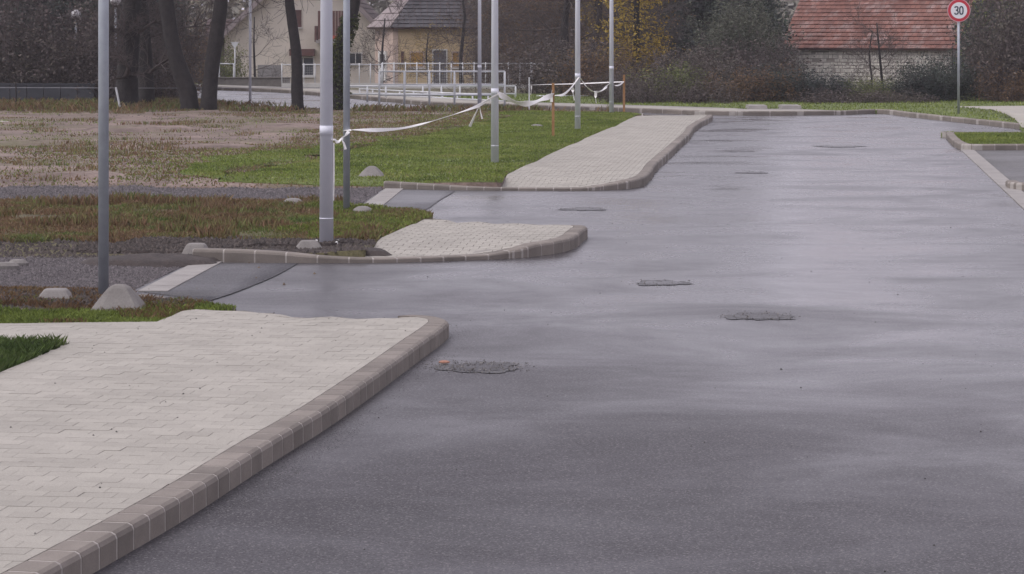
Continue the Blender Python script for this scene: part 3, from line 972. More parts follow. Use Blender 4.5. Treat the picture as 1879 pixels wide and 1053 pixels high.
pebbles('earth_crumbs', weedy, 5000, zw, (.012, .04), M['clod'], cond=lambda x, y: y < 27.6, kind='stuff', label='dark clods behind the middle kerb', cat='clods')
pebbles('earth_crumbs', bank1, 3500, zb1, (.01, .03), M['clod'], cond=lambda x, y: y > 20.3, kind='stuff', label='dark clods on the bank by the first driveway', cat='clods')
pebbles('earth_crumbs', dug1, 2600, lambda x, y: zw(x, y) + .018 + vnoise(x, y, 9, 3) * .02, (.008, .030), M['clod'], kind='stuff', label='dark crumbly soil round the nearest lamp post foot', cat='soil')
pebbles('earth_crumbs', dug2, 1800, lambda x, y: zb1(x, y) + .016 + vnoise(x, y, 9, 3) * .02, (.008, .026), M['clod'], kind='stuff', label='dark crumbly soil round the left steel post foot', cat='soil')
# grit and chips along the foot of the near kerb and loose bits on the road
M['grit'] = material('road_grit', (.03, .028, .028), (.07, .065, .062), 30, .9, rnd='island', rnd_amt=.6)
foot = [tuple(p) for p in K1.offset(-.005)[:130]] + [tuple(p) for p in K1.offset(-.22)[:130]][::-1]
pebbles('grit', foot, 3500, lambda x, y: 0 * x, (.0015, .0045), M['grit'], cond=lambda x, y: rng.random(np.shape(x)) < np.clip(vnoise(x, y, 1.5, 41) * 2 - .6, 0, 1), kind='stuff', label='dark grit gathered along the foot of the near kerb', cat='grit')
pebbles('grit', [(-2.2, 10), (3, 10), (7, 45), (1, 45)], 170, lambda x, y: 0 * x, (.004, .012), M['grit'], kind='stuff', label='loose dark stones scattered on the wet road', cat='grit')
M['fallen'] = material('fallen_leaves', (.08, .055, .035), (.14, .10, .06), 30, .8, rnd='island', rnd_amt=.4)
pebbles('fallen_leaves', [P(240, 540), P(360, 480), P(640, 484), P(440, 562)], 16, lambda x, y: 0 * x + .006, (.01, .022), M['fallen'], kind='stuff', label='a few brown leaves blown onto the first driveway', cat='leaves')
pebbles('grit', out1, 60, lambda x, y: zf1(x, y), (.006, .011), M['grit'], kind='stuff', label='dark crumbs lying on the near pavement', cat='grit')

# ------------------------------------------------------------------ sunken covers with rough gravel round them
M['iron'] = material('cast_iron', (.025, .023, .023), (.055, .05, .048), 20, .42, .003, 60)
M['chip'] = material('gravel_chips', (.04, .037, .036), (.20, .185, .175), 30, .8, rnd='island', rnd_amt=.6)
def cover(x, y, rad, n, label, orange=False, elong=1.0):
    px, py = P(x, y)
    t = empty('manhole', (px, py, 0), label=label, cat='manhole')
    mb = MB(); lathe(mb, [(rad * .62, -.01), (rad * .62, .0062), (rad * .58, .0068), (0.01, .0068)], n=24); mb.build('cover', M['asphalt_new'], t)
    mb = MB()
    for i in range(40):
        a = 2 * math.pi * i / 40
        q = rad * .80 * (1 + .16 * math.sin(3 * a + x) + .1 * math.sin(7 * a + 2 * x) + random.uniform(-.12, .12))
        mb.v.append((q * math.cos(a) * elong, q * math.sin(a), .0045))
    mb.f.append(tuple(range(40)))
    mb.build('tar_ring', M['crack'], t)
    V = MB()
    for i in range(n):
        a = random.uniform(0, 2 * math.pi); q = rad * math.sqrt(random.uniform(.05, 1)) * random.choice((.9, .95, 1, 1.25))
        r = random.uniform(.003, .009)
        c = Vector((q * math.cos(a) * elong, q * math.sin(a), .008))
        vs = [c + Vector((r * math.cos(b + a), r * math.sin(b + a), 0)) for b in (0, 2.1, 4.2)] + [c + Vector((0, 0, r * random.uniform(.6, 1.3)))]
        V.add([tuple(v) for v in vs], [(0, 1, 3), (1, 2, 3), (2, 0, 3)])
    V.build('chips', M['chip'], t, kind='stuff')
    if orange:
        mo = material('orange_plastic', (.30, .15, .10), (.34, .17, .12), 9, .8)
        o = MB(); lathe(o, [(.038, .003), (.04, .010), (.025, .018), (.004, .02)], n=7)
        ob = o.build('marker_cap', mo, smooth=False, loc=None, label='small dull orange bit lying beside the nearest manhole', cat='litter')
        ob.location = (*P(815, 668), .006)
cover(878, 675, .34, 420, 'nearest manhole, ringed with pale loose chips beside the kerb corner', True)
cover(1392, 581, .34, 120, 'dark gravelly manhole in the middle of the wet road')
cover(1215, 519.5, .30, 60, 'thin dark manhole line beyond the gravelly one in mid road')
cover(1072, 384, .36, 50, 'dark manhole level with the middle pavement island')
cover(1380, 317, .32, 40, 'dark manhole left of the double cracked patch far up the road')
cover(1540, 269, .55, 60, 'wide cracked round patch near the far end of the road')
cover(1360, 278, .3, 30, 'small dark patch by the far pavement kerb')

# ------------------------------------------------------------------ posts, stakes and tape
def lamp_post(x, y, z, r0, r1, label, height=6.5, caps=False):
    px, py = P(x, y, z)
    t = empty('lamp_post', (px, py, z), label=label, cat='lamp post', group='pale grey lamp posts along the street')
    mb = MB(); mb.tube([(0, 0, -.05), (0, 0, height)], [r0, r0 * .62], 20); mb.build('shaft', M['lamp_paint'], t, True)
    for zz, hh, k in ((.27, .012, 1.015), (1.12, .10, 1.03)):
        rr = (r0 + (r0 * .62 - r0) * zz / height) * k
        mb = MB(); mb.tube([(0, 0, zz), (0, 0, zz + hh)], rr, 20); mb.build('collar', M['lamp_paint'], t, True)
    mb = MB(); mb.tube([(0, 0, height), (0, 0, height + .25), (.25, 0, height + .42), (.6, 0, height + .46)], .028, 10); mb.build('arm', M['lamp_paint'], t, True)
    mb = MB(); mb.box((.85, 0, height + .46), (.62, .26, .09), taper=.8); mb.build('lamp_head', M['galv_dark'], t)
    if caps:
        for a in range(4):
            b = math.pi / 4 + a * math.pi / 2
            bx, by = .155 * math.cos(b), .155 * math.sin(b)
            mb = MB(); lathe(mb, [(.018, 0), (.02, .02), (.014, .045), (.004, .05)], (bx, by, .0), 8); mb.build('bolt_cap', M['bolt'], t, True)
        mb = MB(); mb.box((0, 0, 0), (.36, .36, .02)); mb.build('base_plate', M['galv'], t)
    return t
A = P(599, 450, .09); B = P(636, 388, .09); Cc = P(908, 298, .1); Dd = P(1060, 236, .1); E = P(1122, 206, .1)
lamp_post(599, 450, .09, .072, .06, 'nearest lamp post, with white bolt caps, behind the middle kerb', caps=True)
lamp_post(908, 298, .10, .066, .05, 'pale lamp post in the lawn that the sagging tape rises to')
lamp_post(1060, 236, .10, .064, .05, 'pale lamp post by the far pavement with tape tied at its side')
lamp_post(1122, 206, .10, .062, .05, 'farthest pale lamp post in the lawn, wooden stake in front')
lamp_post(880, 199, .06, .058, .05, 'thin lamp post behind the white railings')
def steel_post(x, y, z, r, label, mat='galv_dark', height=4.2):
    px, py = P(x, y, z)
    t = empty('steel_post', (px, py, z), label=label, cat='post')
    mb = MB(); mb.tube([(0, 0, -.1), (0, 0, height)], r, 18); mb.build('tube', M[mat], t, True)
    mb = MB(); lathe(mb, [(r * 1.08, 0), (r * 1.08, .03), (r * .5, .05)], (0, 0, height), 16); mb.build('cap', M['iron'], t)
    return t
steel_post(190, 542, .10, .043, 'bare steel post at the left standing behind a concrete block')
steel_post(636, 388, .09, .041, 'bare steel post right behind the nearest lamp post, tape tied round it')
px, py = P(459, 196, .05)
t = empty('lamp_post', (px, py, .05), label='very thin distant post on the edge of the cross street', cat='post')
mb = MB(); mb.tube([(0, 0, -.1), (0, 0, 5)], .04, 10); mb.build('shaft', M['lamp_paint'], t, True)

def block(x, y, z, w, d, h, top, label, round_=False):
    px, py = P(x, y, z)
    n = 20
    mb = MB()
    prof = [(1.02, -.06), (1.0, .0), (1 - (1 - top) * .45, h * .5), (1 - (1 - top) * .82, h * .87), (top * .98, h * .97), (top * .7, h), (top * .3, h * 1.01)]
    if round_: prof = [(1, -.06), (1, 0), (.96, h * .35), (.8, h * .7), (.5, h * .93), (.2, h)]
    for (k, zz) in prof:
        for i in range(n):
            a = 2 * math.pi * (i + .5) / n
            ca, sa = math.cos(a), math.sin(a)
            p = 3.0 if round_ else 7.0
            q = (abs(ca) ** p + abs(sa) ** p) ** (-1 / p)       # rounded square
            jit = 1 + random.uniform(-.006, .006)
            mb.v.append((w / 2 * k * ca * q * jit, d / 2 * k * sa * q * jit, zz))
    for i in range(len(prof) - 1):
        for k in range(n):
            a, b = i * n + k, i * n + (k + 1) % n
            mb.f.append((a, b, b + n, a + n))
    mb.f.append(tuple(range((len(prof) - 1) * n, len(prof) * n)))
    o = mb.build('concrete_block', M['concrete'], smooth=round_)
    o.location = (px, py, z)
    o.rotation_euler.z = random.uniform(-.15, .15)
    setp(o, label, 'concrete block', 'hump shaped concrete blocks on the soil')
block(219, 566, .10, .41, .36, .19, .26, 'largest pale concrete hump in front of the left steel post')
block(102, 549, .09, .31, .4, .085, .55, 'low concrete hump at the left edge of the first gravel track')
block(360, 469, .02, .30, .28, .125, .55, 'concrete hump poking up behind the left end of the middle kerb')
block(567, 454.5, .095, .27, .26, .075, .55, 'concrete hump left of the nearest lamp post foot')
block(682, 323, .10, .39, .5, .15, .25, 'pointed concrete hump on the lawn behind the second driveway')
block(537, 381, .07, .29, .5, .12, .5, 'dull rounded hump left of the lamp post by the second track', True)
block(665, 392, .09, .24, .4, .09, .5, 'small rounded hump right of the tape post', True)
block(985, 232, .10, .28, .5, .05, .5, 'tiny flat concrete hump on the far lawn by the orange stake', True)
for (x, y, w, lb) in ((33, 484, .20, 'brown stone at the far left by the first track'), (12, 489, .24, 'pale flat stone at the left frame edge')):
    px, py = P(x, y, .02)
    mb = MB(); lathe(mb, [(w * .5, -.02), (w * .52, .02), (w * .35, .05), (.02, .055)], n=9)
    o = mb.build('stone', M['concrete']); o.location = (px, py, .01); o.scale.y = .6
    setp(o, lb, 'stone')
px, py = P(8, 223, .1)
mb = MB(); mb.box((-.3, 0, .04), (.35, .3, .05), .3, .5); mb.box((.0, -.1, .03), (.4, .12, .03), -.4, .6); mb.box((.3, 0, .02), (.3, .05, .02), .2)
o = mb.build('white_litter', M['tape']); o.location = (px, py, .07); setp(o, 'white scrap lying on the dirt at the far left', 'litter')

def stake(x, y, ytop, label, w=.035, mat='wood_stake', lean=0.0):
    px, py = P(x, y, .1)
    h = Z_(ytop, py) - .1
    mb = MB()
    mb.add([(-w / 2, -w / 2, -.1), (w / 2, -w / 2, -.1), (w / 2, w / 2, -.1), (-w / 2, w / 2, -.1), (-w / 2 + lean, -w / 2, h), (w / 2 + lean, -w / 2, h), (w / 2 + lean, w / 2, h), (-w / 2 + lean, w / 2, h)],
           [(3, 2, 1, 0), (4, 5, 6, 7), (0, 1, 5, 4), (1, 2, 6, 5), (2, 3, 7, 6), (3, 0, 4, 7)])
    o = mb.build('wooden_stake', M[mat]); o.location = (px, py, .1)
    setp(o, label, 'stake', 'wooden stakes holding the tape')
    return (px, py)
S1 = stake(1015, 250, 152, 'orange brown wooden stake on the lawn between two lamp posts', .055)
S2 = stake(1145, 202, 137, 'farthest thin wooden stake at the end of the tape', .06)
S3 = stake(1120, 205.5, 133, 'wooden stake standing right in front of the farthest lamp post', .06, 'bark')

def tape(pts, width, label, twist=2.5, name='barrier_tape', n=60, ph=0):
    """pts: world points; a thin twisting ribbon with thickness"""
    q = smooth_path(pts, .05)
    L = len(q)
    mb = MB()
    acc = 0
    for i in range(L):
        a, b = q[max(i - 1, 0)], q[min(i + 1, L - 1)]
        t = Vector(b - a).normalized()
        u = t.cross(Vector((0, 0, 1)))
        u = u.normalized() if u.length > .05 else Vector((1, 0, 0))
        w = t.cross(u).normalized()
        ang = ph + math.sin(i * .03 * twist) * 1.1 + i * .004 * twist
        wd = width * (.75 + .25 * math.sin(i * .07 + ph))
        d = (u * math.cos(ang) + w * math.sin(ang)) * wd / 2
        e = t.cross(d).normalized() * .003
        c = Vector(q[i])
        for p in (c + d + e, c - d + e, c - d - e, c + d - e): mb.v.append(tuple(p))
    for i in range(L - 1):
        for k in range(4):
            a, b = i * 4 + k, i * 4 + (k + 1) % 4
            mb.f.append((a, b, b + 4, a + 4))
    mb.f.append((3, 2, 1, 0)); mb.f.append(tuple(range((L - 1) * 4, L * 4)))
    o = mb.build(name, M['tape'], smooth=False)
    return setp(o, label, 'tape', 'white barrier tape tied along the posts')
def pd(x, y, D): return (X_(x, D), D, Z_(y, D))
def lerp_px(pts, Da, Db):
    """pixel polyline with depth running from Da to Db (1/D linear along x, as on a straight line)"""
    xa, xb = pts[0][0], pts[-1][0]
    out = []
    for (x, y) in pts:
        t = (x - xa) / (xb - xa)
        D = 1 / ((1 - t) / Da + t / Db)
        out.append(pd(x, y, D))
    return out
DA, DB, DC, DD, DE = A[1], B[1], Cc[1], Dd[1], E[1]
tape(lerp_px([(611, 257), (618, 259), (626, 256), (634, 248), (640, 241)], DA - .05, DB - .06), .05, 'white tape knotted between the nearest lamp post and the steel post', 4)
tape([pd(630, 240, DB - .05), pd(636, 239, DB - .055), pd(644, 238.5, DB - .04)], .06, 'white tape loop round the steel post')
tape(lerp_px([(644, 238.5), (690, 238.5), (739, 235), (790, 223), (839, 208), (878, 193.6), (903, 179), (914, 173)], DB, DC - .08), .055, 'longest white tape, sagging from the steel post up to the lawn lamp post', 1.2)
tape(lerp_px([(914, 173), (928, 179), (945, 187), (968, 190), (990, 184), (1015, 174)], DC - .08, S1[1] - .04), .11, 'wide sagging white tape from the lawn lamp post to the orange stake', 1.0, ph=1.2)
tape(lerp_px([(1018, 175), (1032, 174), (1046, 163), (1062, 142)], S1[1], DD - .08), .05, 'white tape from the orange stake up to the lamp post by the far pavement', 1.5)
tape(lerp_px([(970, 156), (1000, 155), (1060, 153.5), (1118, 151), (1145, 150)], DE + 1.5, S2[1] - .05), .05, 'taut white tape running level to the farthest stake', .5)
tape(lerp_px([(1064, 143), (1074, 156), (1086, 167), (1094, 169), (1106, 165), (1119, 153)], DD - .08, S3[1] - .05), .06, 'white tape dipping to a knot between the two farthest lamp posts', 2)
tape(lerp_px([(1123, 154), (1130, 157), (1138, 155), (1144, 150)], S3[1], S2[1]), .04, 'short tape loop beside the farthest stake', 2)
tape([pd(1093, 169, DE - 3), pd(1093, 180, DE - 3), pd(1094, 189, DE - 3)], .09, 'tape end hanging from the knot between the farthest lamp posts', 1)
tape([pd(880, 193, DC + .4), pd(872, 210, DC + .4), pd(862, 232, DC + .4)], .07, 'long loose tape end hanging left of the lawn lamp post', 3)
tape([pd(880, 194, DC + .4), pd(882, 206, DC + .4), pd(885, 218, DC + .4)], .06, 'short loose tape end hanging beside the long one', 3)
tape([pd(627, 256, DA + .4), pd(631, 263, DA + .4), pd(634, 274, DA + .4)], .06, 'loose tape end hanging off the knot by the nearest lamp post', 3)
tape([pd(612.5, 262, DA - .02), pd(612.5, 320, DA - .02), pd(611.5, 368, DA - .02)], .02, 'white tape running down the side of the nearest lamp post', .3, ph=0)
tape([pd(1053, 150, DD - .1), pd(1051, 165, DD - .1), pd(1054, 184, DD - .1)], .10, 'crumpled tape hanging beside the lamp post by the far pavement', 1)
tape([pd(1013, 165, S1[1] - .05), pd(1012, 175, S1[1] - .05), pd(1012, 187, S1[1] - .05)], .07, 'tape knot hanging on the orange stake', 2)
tape([pd(975, 157, DE + 1.5), pd(975, 165, DE + 1.5), pd(974, 174, DE + 1.5)], .05, 'tape end hanging at the left end of the taut tape', 2)
mb = MB(); mb.box((0, 0, .05), (.035, .035, .9))
o = mb.build('wooden_stake', M['rail']); o.location = (X_(971, DE + 1.5), DE + 1.5, .5); setp(o, 'pale stake at the left end of the taut tape', 'stake', 'wooden stakes holding the tape')

# ------------------------------------------------------------------ speed limit sign
SG = P(1759, 208, .1)
t = empty('speed_sign', (SG[0], SG[1], .1), label='round red and white 30 speed limit sign on its post at the right', cat='sign')
zc = Z_(19, SG[1]) - .1
mb = MB(); mb.tube([(0, 0, -.1), (0, 0, zc + .25)], .033, 14); mb.build('post', M['galv'], t, True)
M['sign_red'] = material('sign_red', (.48, .022, .045), (.54, .03, .05), 9, .45)
M['sign_white'] = material('sign_white', (.76, .75, .78), (.80, .79, .82), 9, .45)
M['sign_pink'] = material('sign_rim', (.62, .42, .46), (.66, .46, .5), 9, .45)
M['sign_ink'] = material('sign_ink', (.02, .035, .06), (.03, .045, .07), 9, .5)
def disc(r, y, th, mat, nm):
    mb = MB()
    n = 48
    for yy in (y, y + th):
        for k in range(n):
            a = 2 * math.pi * k / n
            mb.v.append((r * math.cos(a), yy, zc + r * math.sin(a)))
    mb.f = [tuple(range(n)), tuple(range(n, 2 * n))[::-1]] + [(k, n + k, n + (k + 1) % n, (k + 1) % n) for k in range(n)]
    return mb.build(nm, mat, t)
disc(.300, -.050, .012, M['sign_pink'], 'plate')
disc(.285, -.055, .004, M['sign_red'], 'red_ring')
disc(.213, -.060, .004, M['sign_white'], 'white_field')
def stroke(pts, w, nm, closed=False):
    q = smooth_path(pts, .006)
    mb = MB()
    L = len(q)
    for i in range(L):
        a, b = (q[(i - 1) % L], q[(i + 1) % L]) if closed else (q[max(i - 1, 0)], q[min(i + 1, L - 1)])
        e = (b - a)[:2]; e /= max(np.linalg.norm(e), 1e-9)
        nn = np.array([-e[1], e[0]]) * w / 2
        for s_ in (1, -1):
            for yy in (-.0645, -.061): mb.v.append((q[i][0] + nn[0] * s_, yy, zc + q[i][1] + nn[1] * s_))
    for i in range(L if closed else L - 1):
        a, b = i * 4, ((i + 1) % L) * 4
        mb.f += [(a, b, b + 2, a + 2), (a + 1, a + 3, b + 3, b + 1), (a, a + 1, b + 1, b), (a + 2, b + 2, b + 3, a + 3)]
    mb.build(nm, M['sign_ink'], t)
hw, hh = .043, .098
oc = .062
ring = [(oc + hw * np.sign(math.cos(a)) * abs(math.cos(a)) ** .8, hh * np.sign(math.sin(a)) * abs(math.sin(a)) ** .8) for a in np.linspace(0, 2 * math.pi, 25)[:-1]]
stroke(ring + [ring[0]], .034, 'digit')
tc_ = -.066
three = [(tc_ - .040, .058), (tc_ - .030, .080), (tc_, .088), (tc_ + .032, .078), (tc_ + .038, .048), (tc_ + .026, .016), (tc_ - .006, .006), (tc_ + .026, -.004), (tc_ + .042, -.034), (tc_ + .036, -.072), (tc_, -.088), (tc_ - .034, -.080), (tc_ - .044, -.056)]
three = [(x * 1.03, z * 1.11) for (x, z) in three]
stroke(three, .033, 'digit')
for dz in (.1, -.1):
    mb = MB(); mb.box((0, -.036, zc + dz), (.09, .03, .03)); mb.build('clamp', M['galv'], t)

# ------------------------------------------------------------------ trees
def tubes_mesh(segs, n=3):
    """segs: list of (p0, r0, p1, r1); separate little prisms, numpy"""
    p0 = np.array([s[0] for s in segs]); p1 = np.array([s[2] for s in segs])
    r0 = np.array([s[1] for s in segs]); r1 = np.array([s[3] for s in segs])
    t = p1 - p0
    t /= np.linalg.norm(t, axis=1)[:, None] + 1e-9
    ref = np.where(np.abs(t[:, 2:3]) > .8, np.array([[1., 0, 0]]), np.array([[0, 0, 1.]]))
    u = np.cross(t, ref); u /= np.linalg.norm(u, axis=1)[:, None] + 1e-9
    w = np.cross(t, u)
    N = len(segs)
    V = np.zeros((N, 2 * n, 3))
    for k in range(n):
        a = 2 * math.pi * k / n
        d = u * math.cos(a) + w * math.sin(a)
        V[:, k] = p0 + d * r0[:, None]
        V[:, n + k] = p1 + d * r1[:, None]
    fq = np.array([[k, (k + 1) % n, n + (k + 1) % n, n + k] for k in range(n)])
    Fi = (np.arange(N)[:, None, None] * 2 * n + fq[None]).reshape(-1, 4)
    return V.reshape(-1, 3), Fi
def quads_to_mesh(name, V, Fi, mat):
    me = bpy.data.meshes.new(name)
    me.vertices.add(len(V)); me.vertices.foreach_set('co', np.ascontiguousarray(V, dtype=np.float32).ravel())
    me.loops.add(Fi.size); me.loops.foreach_set('vertex_index', np.ascontiguousarray(Fi, dtype=np.int32).ravel())
    me.polygons.add(len(Fi))
    me.polygons.foreach_set('loop_start', np.arange(0, Fi.size, 4, dtype=np.int32))
    me.polygons.foreach_set('loop_total', np.full(len(Fi), 4, dtype=np.int32))
    me.materials.append(mat)
    me.update(calc_edges=True)
    return me
def leaves_mesh(name, c, size, mat, flat=.3):
    n = len(c)
    a = rng.normal(size=(n, 3)); a[:, 2] *= .7
    a /= np.linalg.norm(a, axis=1)[:, None]
    b = np.cross(a, rng.normal(size=(n, 3))); b /= np.linalg.norm(b, axis=1)[:, None]
    s = size * rng.uniform(.55, 1.35, n)[:, None]
    V = np.stack([c - a * s, c - b * s * .5, c + a * s, c + b * s * .5], 1)
    return quads_to_mesh(name, V.reshape(-1, 3), np.arange(n * 4).reshape(-1, 4), mat)
def grow(p, d, length, r, level, maxl, segs, tips, rnd, up=.12, kids=(2, 4), spread=.75, wander=.22, short=.68):
    p = np.array(p, float); d = np.array(d, float)
    n = 4 if level < 2 else 3
    q, rr = p, r
    for i in range(n):
        d = d + rnd.normal(size=3) * wander * .6; d[2] += up * .4
        d /= np.linalg.norm(d)
        q2 = q + d * length / n
        r2 = rr * (.84 if level < 2 else .78)
        segs.append((q, rr, q2, r2))
        if level < maxl and (i > 0 or level > 0):
            for _ in range(rnd.integers(0 if level == 0 else 1, 3)):
                a = np.cross(d, rnd.normal(size=3)); a /= np.linalg.norm(a)
                nd = d * (1 - spread * .6) + a * spread
                grow(q2, nd / np.linalg.norm(nd), length * short * rnd.uniform(.7, 1.1), r2 * rnd.uniform(.4, .62), level + 1, maxl, segs, tips, rnd, up, kids, spread, wander, short)
        if level >= maxl - 1: tips.append(q2)
        q, rr = q2, r2
    if level < maxl:
        for _ in range(rnd.integers(*kids)):
            a = np.cross(d, rnd.normal(size=3)); a /= np.linalg.norm(a)
            nd = d * (1 - spread * .5) + a * spread * .8
            grow(q, nd / np.linalg.norm(nd), length * short * rnd.uniform(.75, 1.1), rr * rnd.uniform(.6, .8), level + 1, maxl, segs, tips, rnd, up, kids, spread, wander, short)
def make_tree(name, trunk, r0, seed, crown_start=.35, n_br=9, br_len=2.4, maxl=3, leaf=None, leaf_n=0, leaf_s=.07, twig='twig', hang=0., r_top=.4):
    """trunk: list of points (local); returns Empty > trunk, crown (twigs), foliage"""
    rnd = np.random.default_rng(seed)
    root = empty(name)
    tp = smooth_path(trunk, .5)
    k = len(tp)
    rad = [r0 * (1.25 if i == 0 else 1) * (1 - (1 - r_top) * i / (k - 1)) * rnd.uniform(.95, 1.05) for i in range(k)]
    mb = MB(); mb.tube([tuple(p) for p in tp], rad, 10)
    mb.build('trunk', M['bark'], root, True)
    segs, tips = [], []
    for i in range(n_br):
        f = crown_start + (1 - crown_start) * (i + rnd.uniform(0, .9)) / n_br
        j = min(int(f * (k - 1)), k - 1)
        a = rnd.uniform(0, 2 * math.pi)
        d = np.array([math.cos(a), math.sin(a), rnd.uniform(-.1 - hang, .8)])
        grow(tp[j], d / np.linalg.norm(d), br_len * rnd.uniform(.7, 1.15) * (1.15 - .5 * f), rad[j] * rnd.uniform(.3, .5), 1, maxl, segs, tips, rnd, up=.10 - hang)
    thick = [s for s in segs]
    V, Fi = tubes_mesh([(s[0], max(s[1], .006), s[2], max(s[3], .005)) for s in thick], 3)
    me = quads_to_mesh('branches', V, Fi, M[twig])
    o = bpy.data.objects.new('crown', me); link(o, root)
    if leaf:
        c = np.array(tips)[rnd.integers(0, len(tips), leaf_n)] + rnd.normal(size=(leaf_n, 3)) * leaf_s * 2.6
        me = leaves_mesh('leaves', c, leaf_s, M[leaf])
        o2 = bpy.data.objects.new('foliage', me); link(o2, o)
    return root, len(segs)
def make_bush(name, w, h, seed, stems, leaf, leaf_n, leaf_s, spread=.5, twig='twig', droop=0, maxl=2):
    rnd = np.random.default_rng(seed)
    root = empty(name)
    segs, tips = [], []
    for i in range(stems):
        a = rnd.uniform(0, 2 * math.pi); q = math.sqrt(rnd.uniform(0, 1)) * w * .45
        p = np.array([q * math.cos(a), q * math.sin(a) * .8, -.1])
        d = np.array([rnd.normal() * spread + math.cos(a) * spread * .6, rnd.normal() * spread + math.sin(a) * spread * .6, 1.0])
        grow(p, d / np.linalg.norm(d), h * rnd.uniform(.35, .8), .014 * (h / 2) ** .5, 1, maxl, segs, tips, rnd, up=.12 - droop, wander=.3, short=.55)
    V, Fi = tubes_mesh([(s[0], max(s[1], .005), s[2], max(s[3], .004)) for s in segs], 3)
    me = quads_to_mesh('stems', V, Fi, M[twig])
    o = bpy.data.objects.new('stems', me); link(o, root)
    c = np.array(tips)[rnd.integers(0, len(tips), leaf_n)] + rnd.normal(size=(leaf_n, 3)) * leaf_s * 2.5
    c = c[c[:, 2] > .02]
    fz = h / np.percentile(c[:, 2], 97)
    fx = w / 2 / np.percentile(np.hypot(c[:, 0], c[:, 1]), 92)
    sv = np.zeros(len(me.vertices) * 3, np.float32); me.vertices.foreach_get('co', sv); sv = sv.reshape(-1, 3)
    sv *= np.array([fx, fx, fz]); me.vertices.foreach_set('co', sv.ravel())
    c = c * np.array([fx, fx, fz])
    me = leaves_mesh('leaves', c, leaf_s, M[leaf])
    o = bpy.data.objects.new('foliage', me); link(o, root)
    return root
def make_evergreen(name, w, h, seed, leaf, leaf_n, leaf_s, base=.3):
    """dense dark tree clothed to the ground: boughs with clumps of leaves"""
    rnd = np.random.default_rng(seed)
    root = empty(name)
    mb = MB(); mb.tube([(0, 0, -.3), (.05, 0, h * .5), (0, .05, h * .95)], [.16, .1, .02], 8); mb.build('trunk', M['bark'], root, True)
    segs, cl = [], []
    for i in range(150):
        f = rnd.uniform(0, 1) ** 1.2
        z = base + f * (h - base)
        a = rnd.uniform(0, 2 * math.pi)
        L = w / 2 * (1 - f) ** .6 * rnd.uniform(.6, 1.15) + .15
        e = np.array([math.cos(a) * L, math.sin(a) * L, z + rnd.uniform(-.25, .35) * L])
        p = np.array([0, 0, z])
        m = (p + e) / 2 + np.array([0, 0, .12 * L])
        segs += [(p, .03, m, .02), (m, .02, e, .006)]
        for k in range(5): cl.append(p + (e - p) * rnd.uniform(.35, 1.02) + rnd.normal(size=3) * .12)
    V, Fi = tubes_mesh(segs, 3)
    o = bpy.data.objects.new('boughs', quads_to_mesh('boughs', V, Fi, M['twig'])); link(o, root)
    cl = np.array(cl)
    c = cl[rnd.integers(0, len(cl), leaf_n)] + rnd.normal(size=(leaf_n, 3)) * np.array([.24, .24, .17])
    o = bpy.data.objects.new('foliage', leaves_mesh('leaves', c, leaf_s, M[leaf])); link(o, root)
    return root

M['lf_dark'] = leaf_material('evergreen_leaves', [(0, (0.021, 0.032, 0.023)), (.5, (0.037, 0.052, 0.036)), (1, (0.063, 0.078, 0.052))], .5, .1)
M['lf_grey'] = leaf_material('grey_green_leaves', [(0, (0.065, 0.076, 0.056)), (.5, (0.097, 0.106, 0.078)), (1, (0.140, 0.140, 0.103))], .5, .2)
M['lf_brown'] = leaf_material('autumn_brown_leaves', [(0, (0.111, 0.068, 0.047)), (.5, (0.169, 0.104, 0.056)), (1, (0.221, 0.152, 0.072))], .5, .3)
M['lf_gold'] = leaf_material('golden_leaves', [(0, (0.221, 0.145, 0.034)), (.5, (0.340, 0.238, 0.043)), (1, (0.442, 0.340, 0.085))], .5, .35)
M['lf_olive'] = leaf_material('olive_leaves', [(0, (0.091, 0.119, 0.045)), (.5, (0.154, 0.179, 0.054)), (1, (0.255, 0.239, 0.083))], .6, .2)
M['lf_purple'] = leaf_material('dull_purple_leaves', [(0, (0.068, 0.056, 0.057)), (.5, (0.106, 0.083, 0.078)), (1, (0.124, 0.114, 0.085))], .5, .2)
M['lf_bluegreen'] = leaf_material('blue_green_leaves', [(0, (0.029, 0.040, 0.038)), (.5, (0.047, 0.058, 0.053)), (1, (0.063, 0.079, 0.053))], .6, .1)

def put(proto, first, x, D, z, s, rz, label, cat, group, sz=None):
    o = proto if first else copy_tree(proto)
    o.location = (x, D, z); o.rotation_euler.z = rz
    o.scale = (s, s, sz if sz else s)
    setp(o, label, cat, group)
    return o
def gz(y): return float(terr_z(0, y)) if y > 90 else .05

# the four bold trunks standing at the back of the field
D0 = 72.3
tr, _ = make_tree('bare_tree', [(0, 0, -.2), (-.06, 0, .5), (-.25, 0, 1.0), (-.5, 0, 1.9), (-.66, 0, 3.0), (-.9, .2, 4.5), (-1.1, .3, 6.5), (-1.0, .4, 9)], .27, 31, .52, 8, 2.0, 4)
put(tr, True, X_(349, D0), D0, .06, 1, 0, 'bare tree leaning left, left one of the close pair of dark trunks', 'tree', None)
tr, _ = make_tree('bare_tree', [(0, 0, -.2), (.05, 0, .6), (.15, 0, 1.5), (.32, 0, 2.6), (.42, 0, 3.6), (.6, .1, 5.5), (.5, .2, 8.5)], .24, 32, .52, 8, 2.0, 4)
put(tr, True, X_(383, D0), D0 - .2, .06, 1, 0, 'bare tree leaning right, right one of the close pair of dark trunks', 'tree', None)
tr, _ = make_tree('bare_tree', [(0, 0, -.2), (-.03, 0, .6), (-.05, 0, 1.6), (-.16, 0, 2.4), (-.28, 0, 3.4), (-.3, .1, 5.5), (-.4, .2, 8.5)], .175, 33, .5, 8, 1.9, 4)
put(tr, True, X_(547, D0), D0, .06, 1, 0, 'slender bare tree standing alone in front of the cream house', 'tree', None)
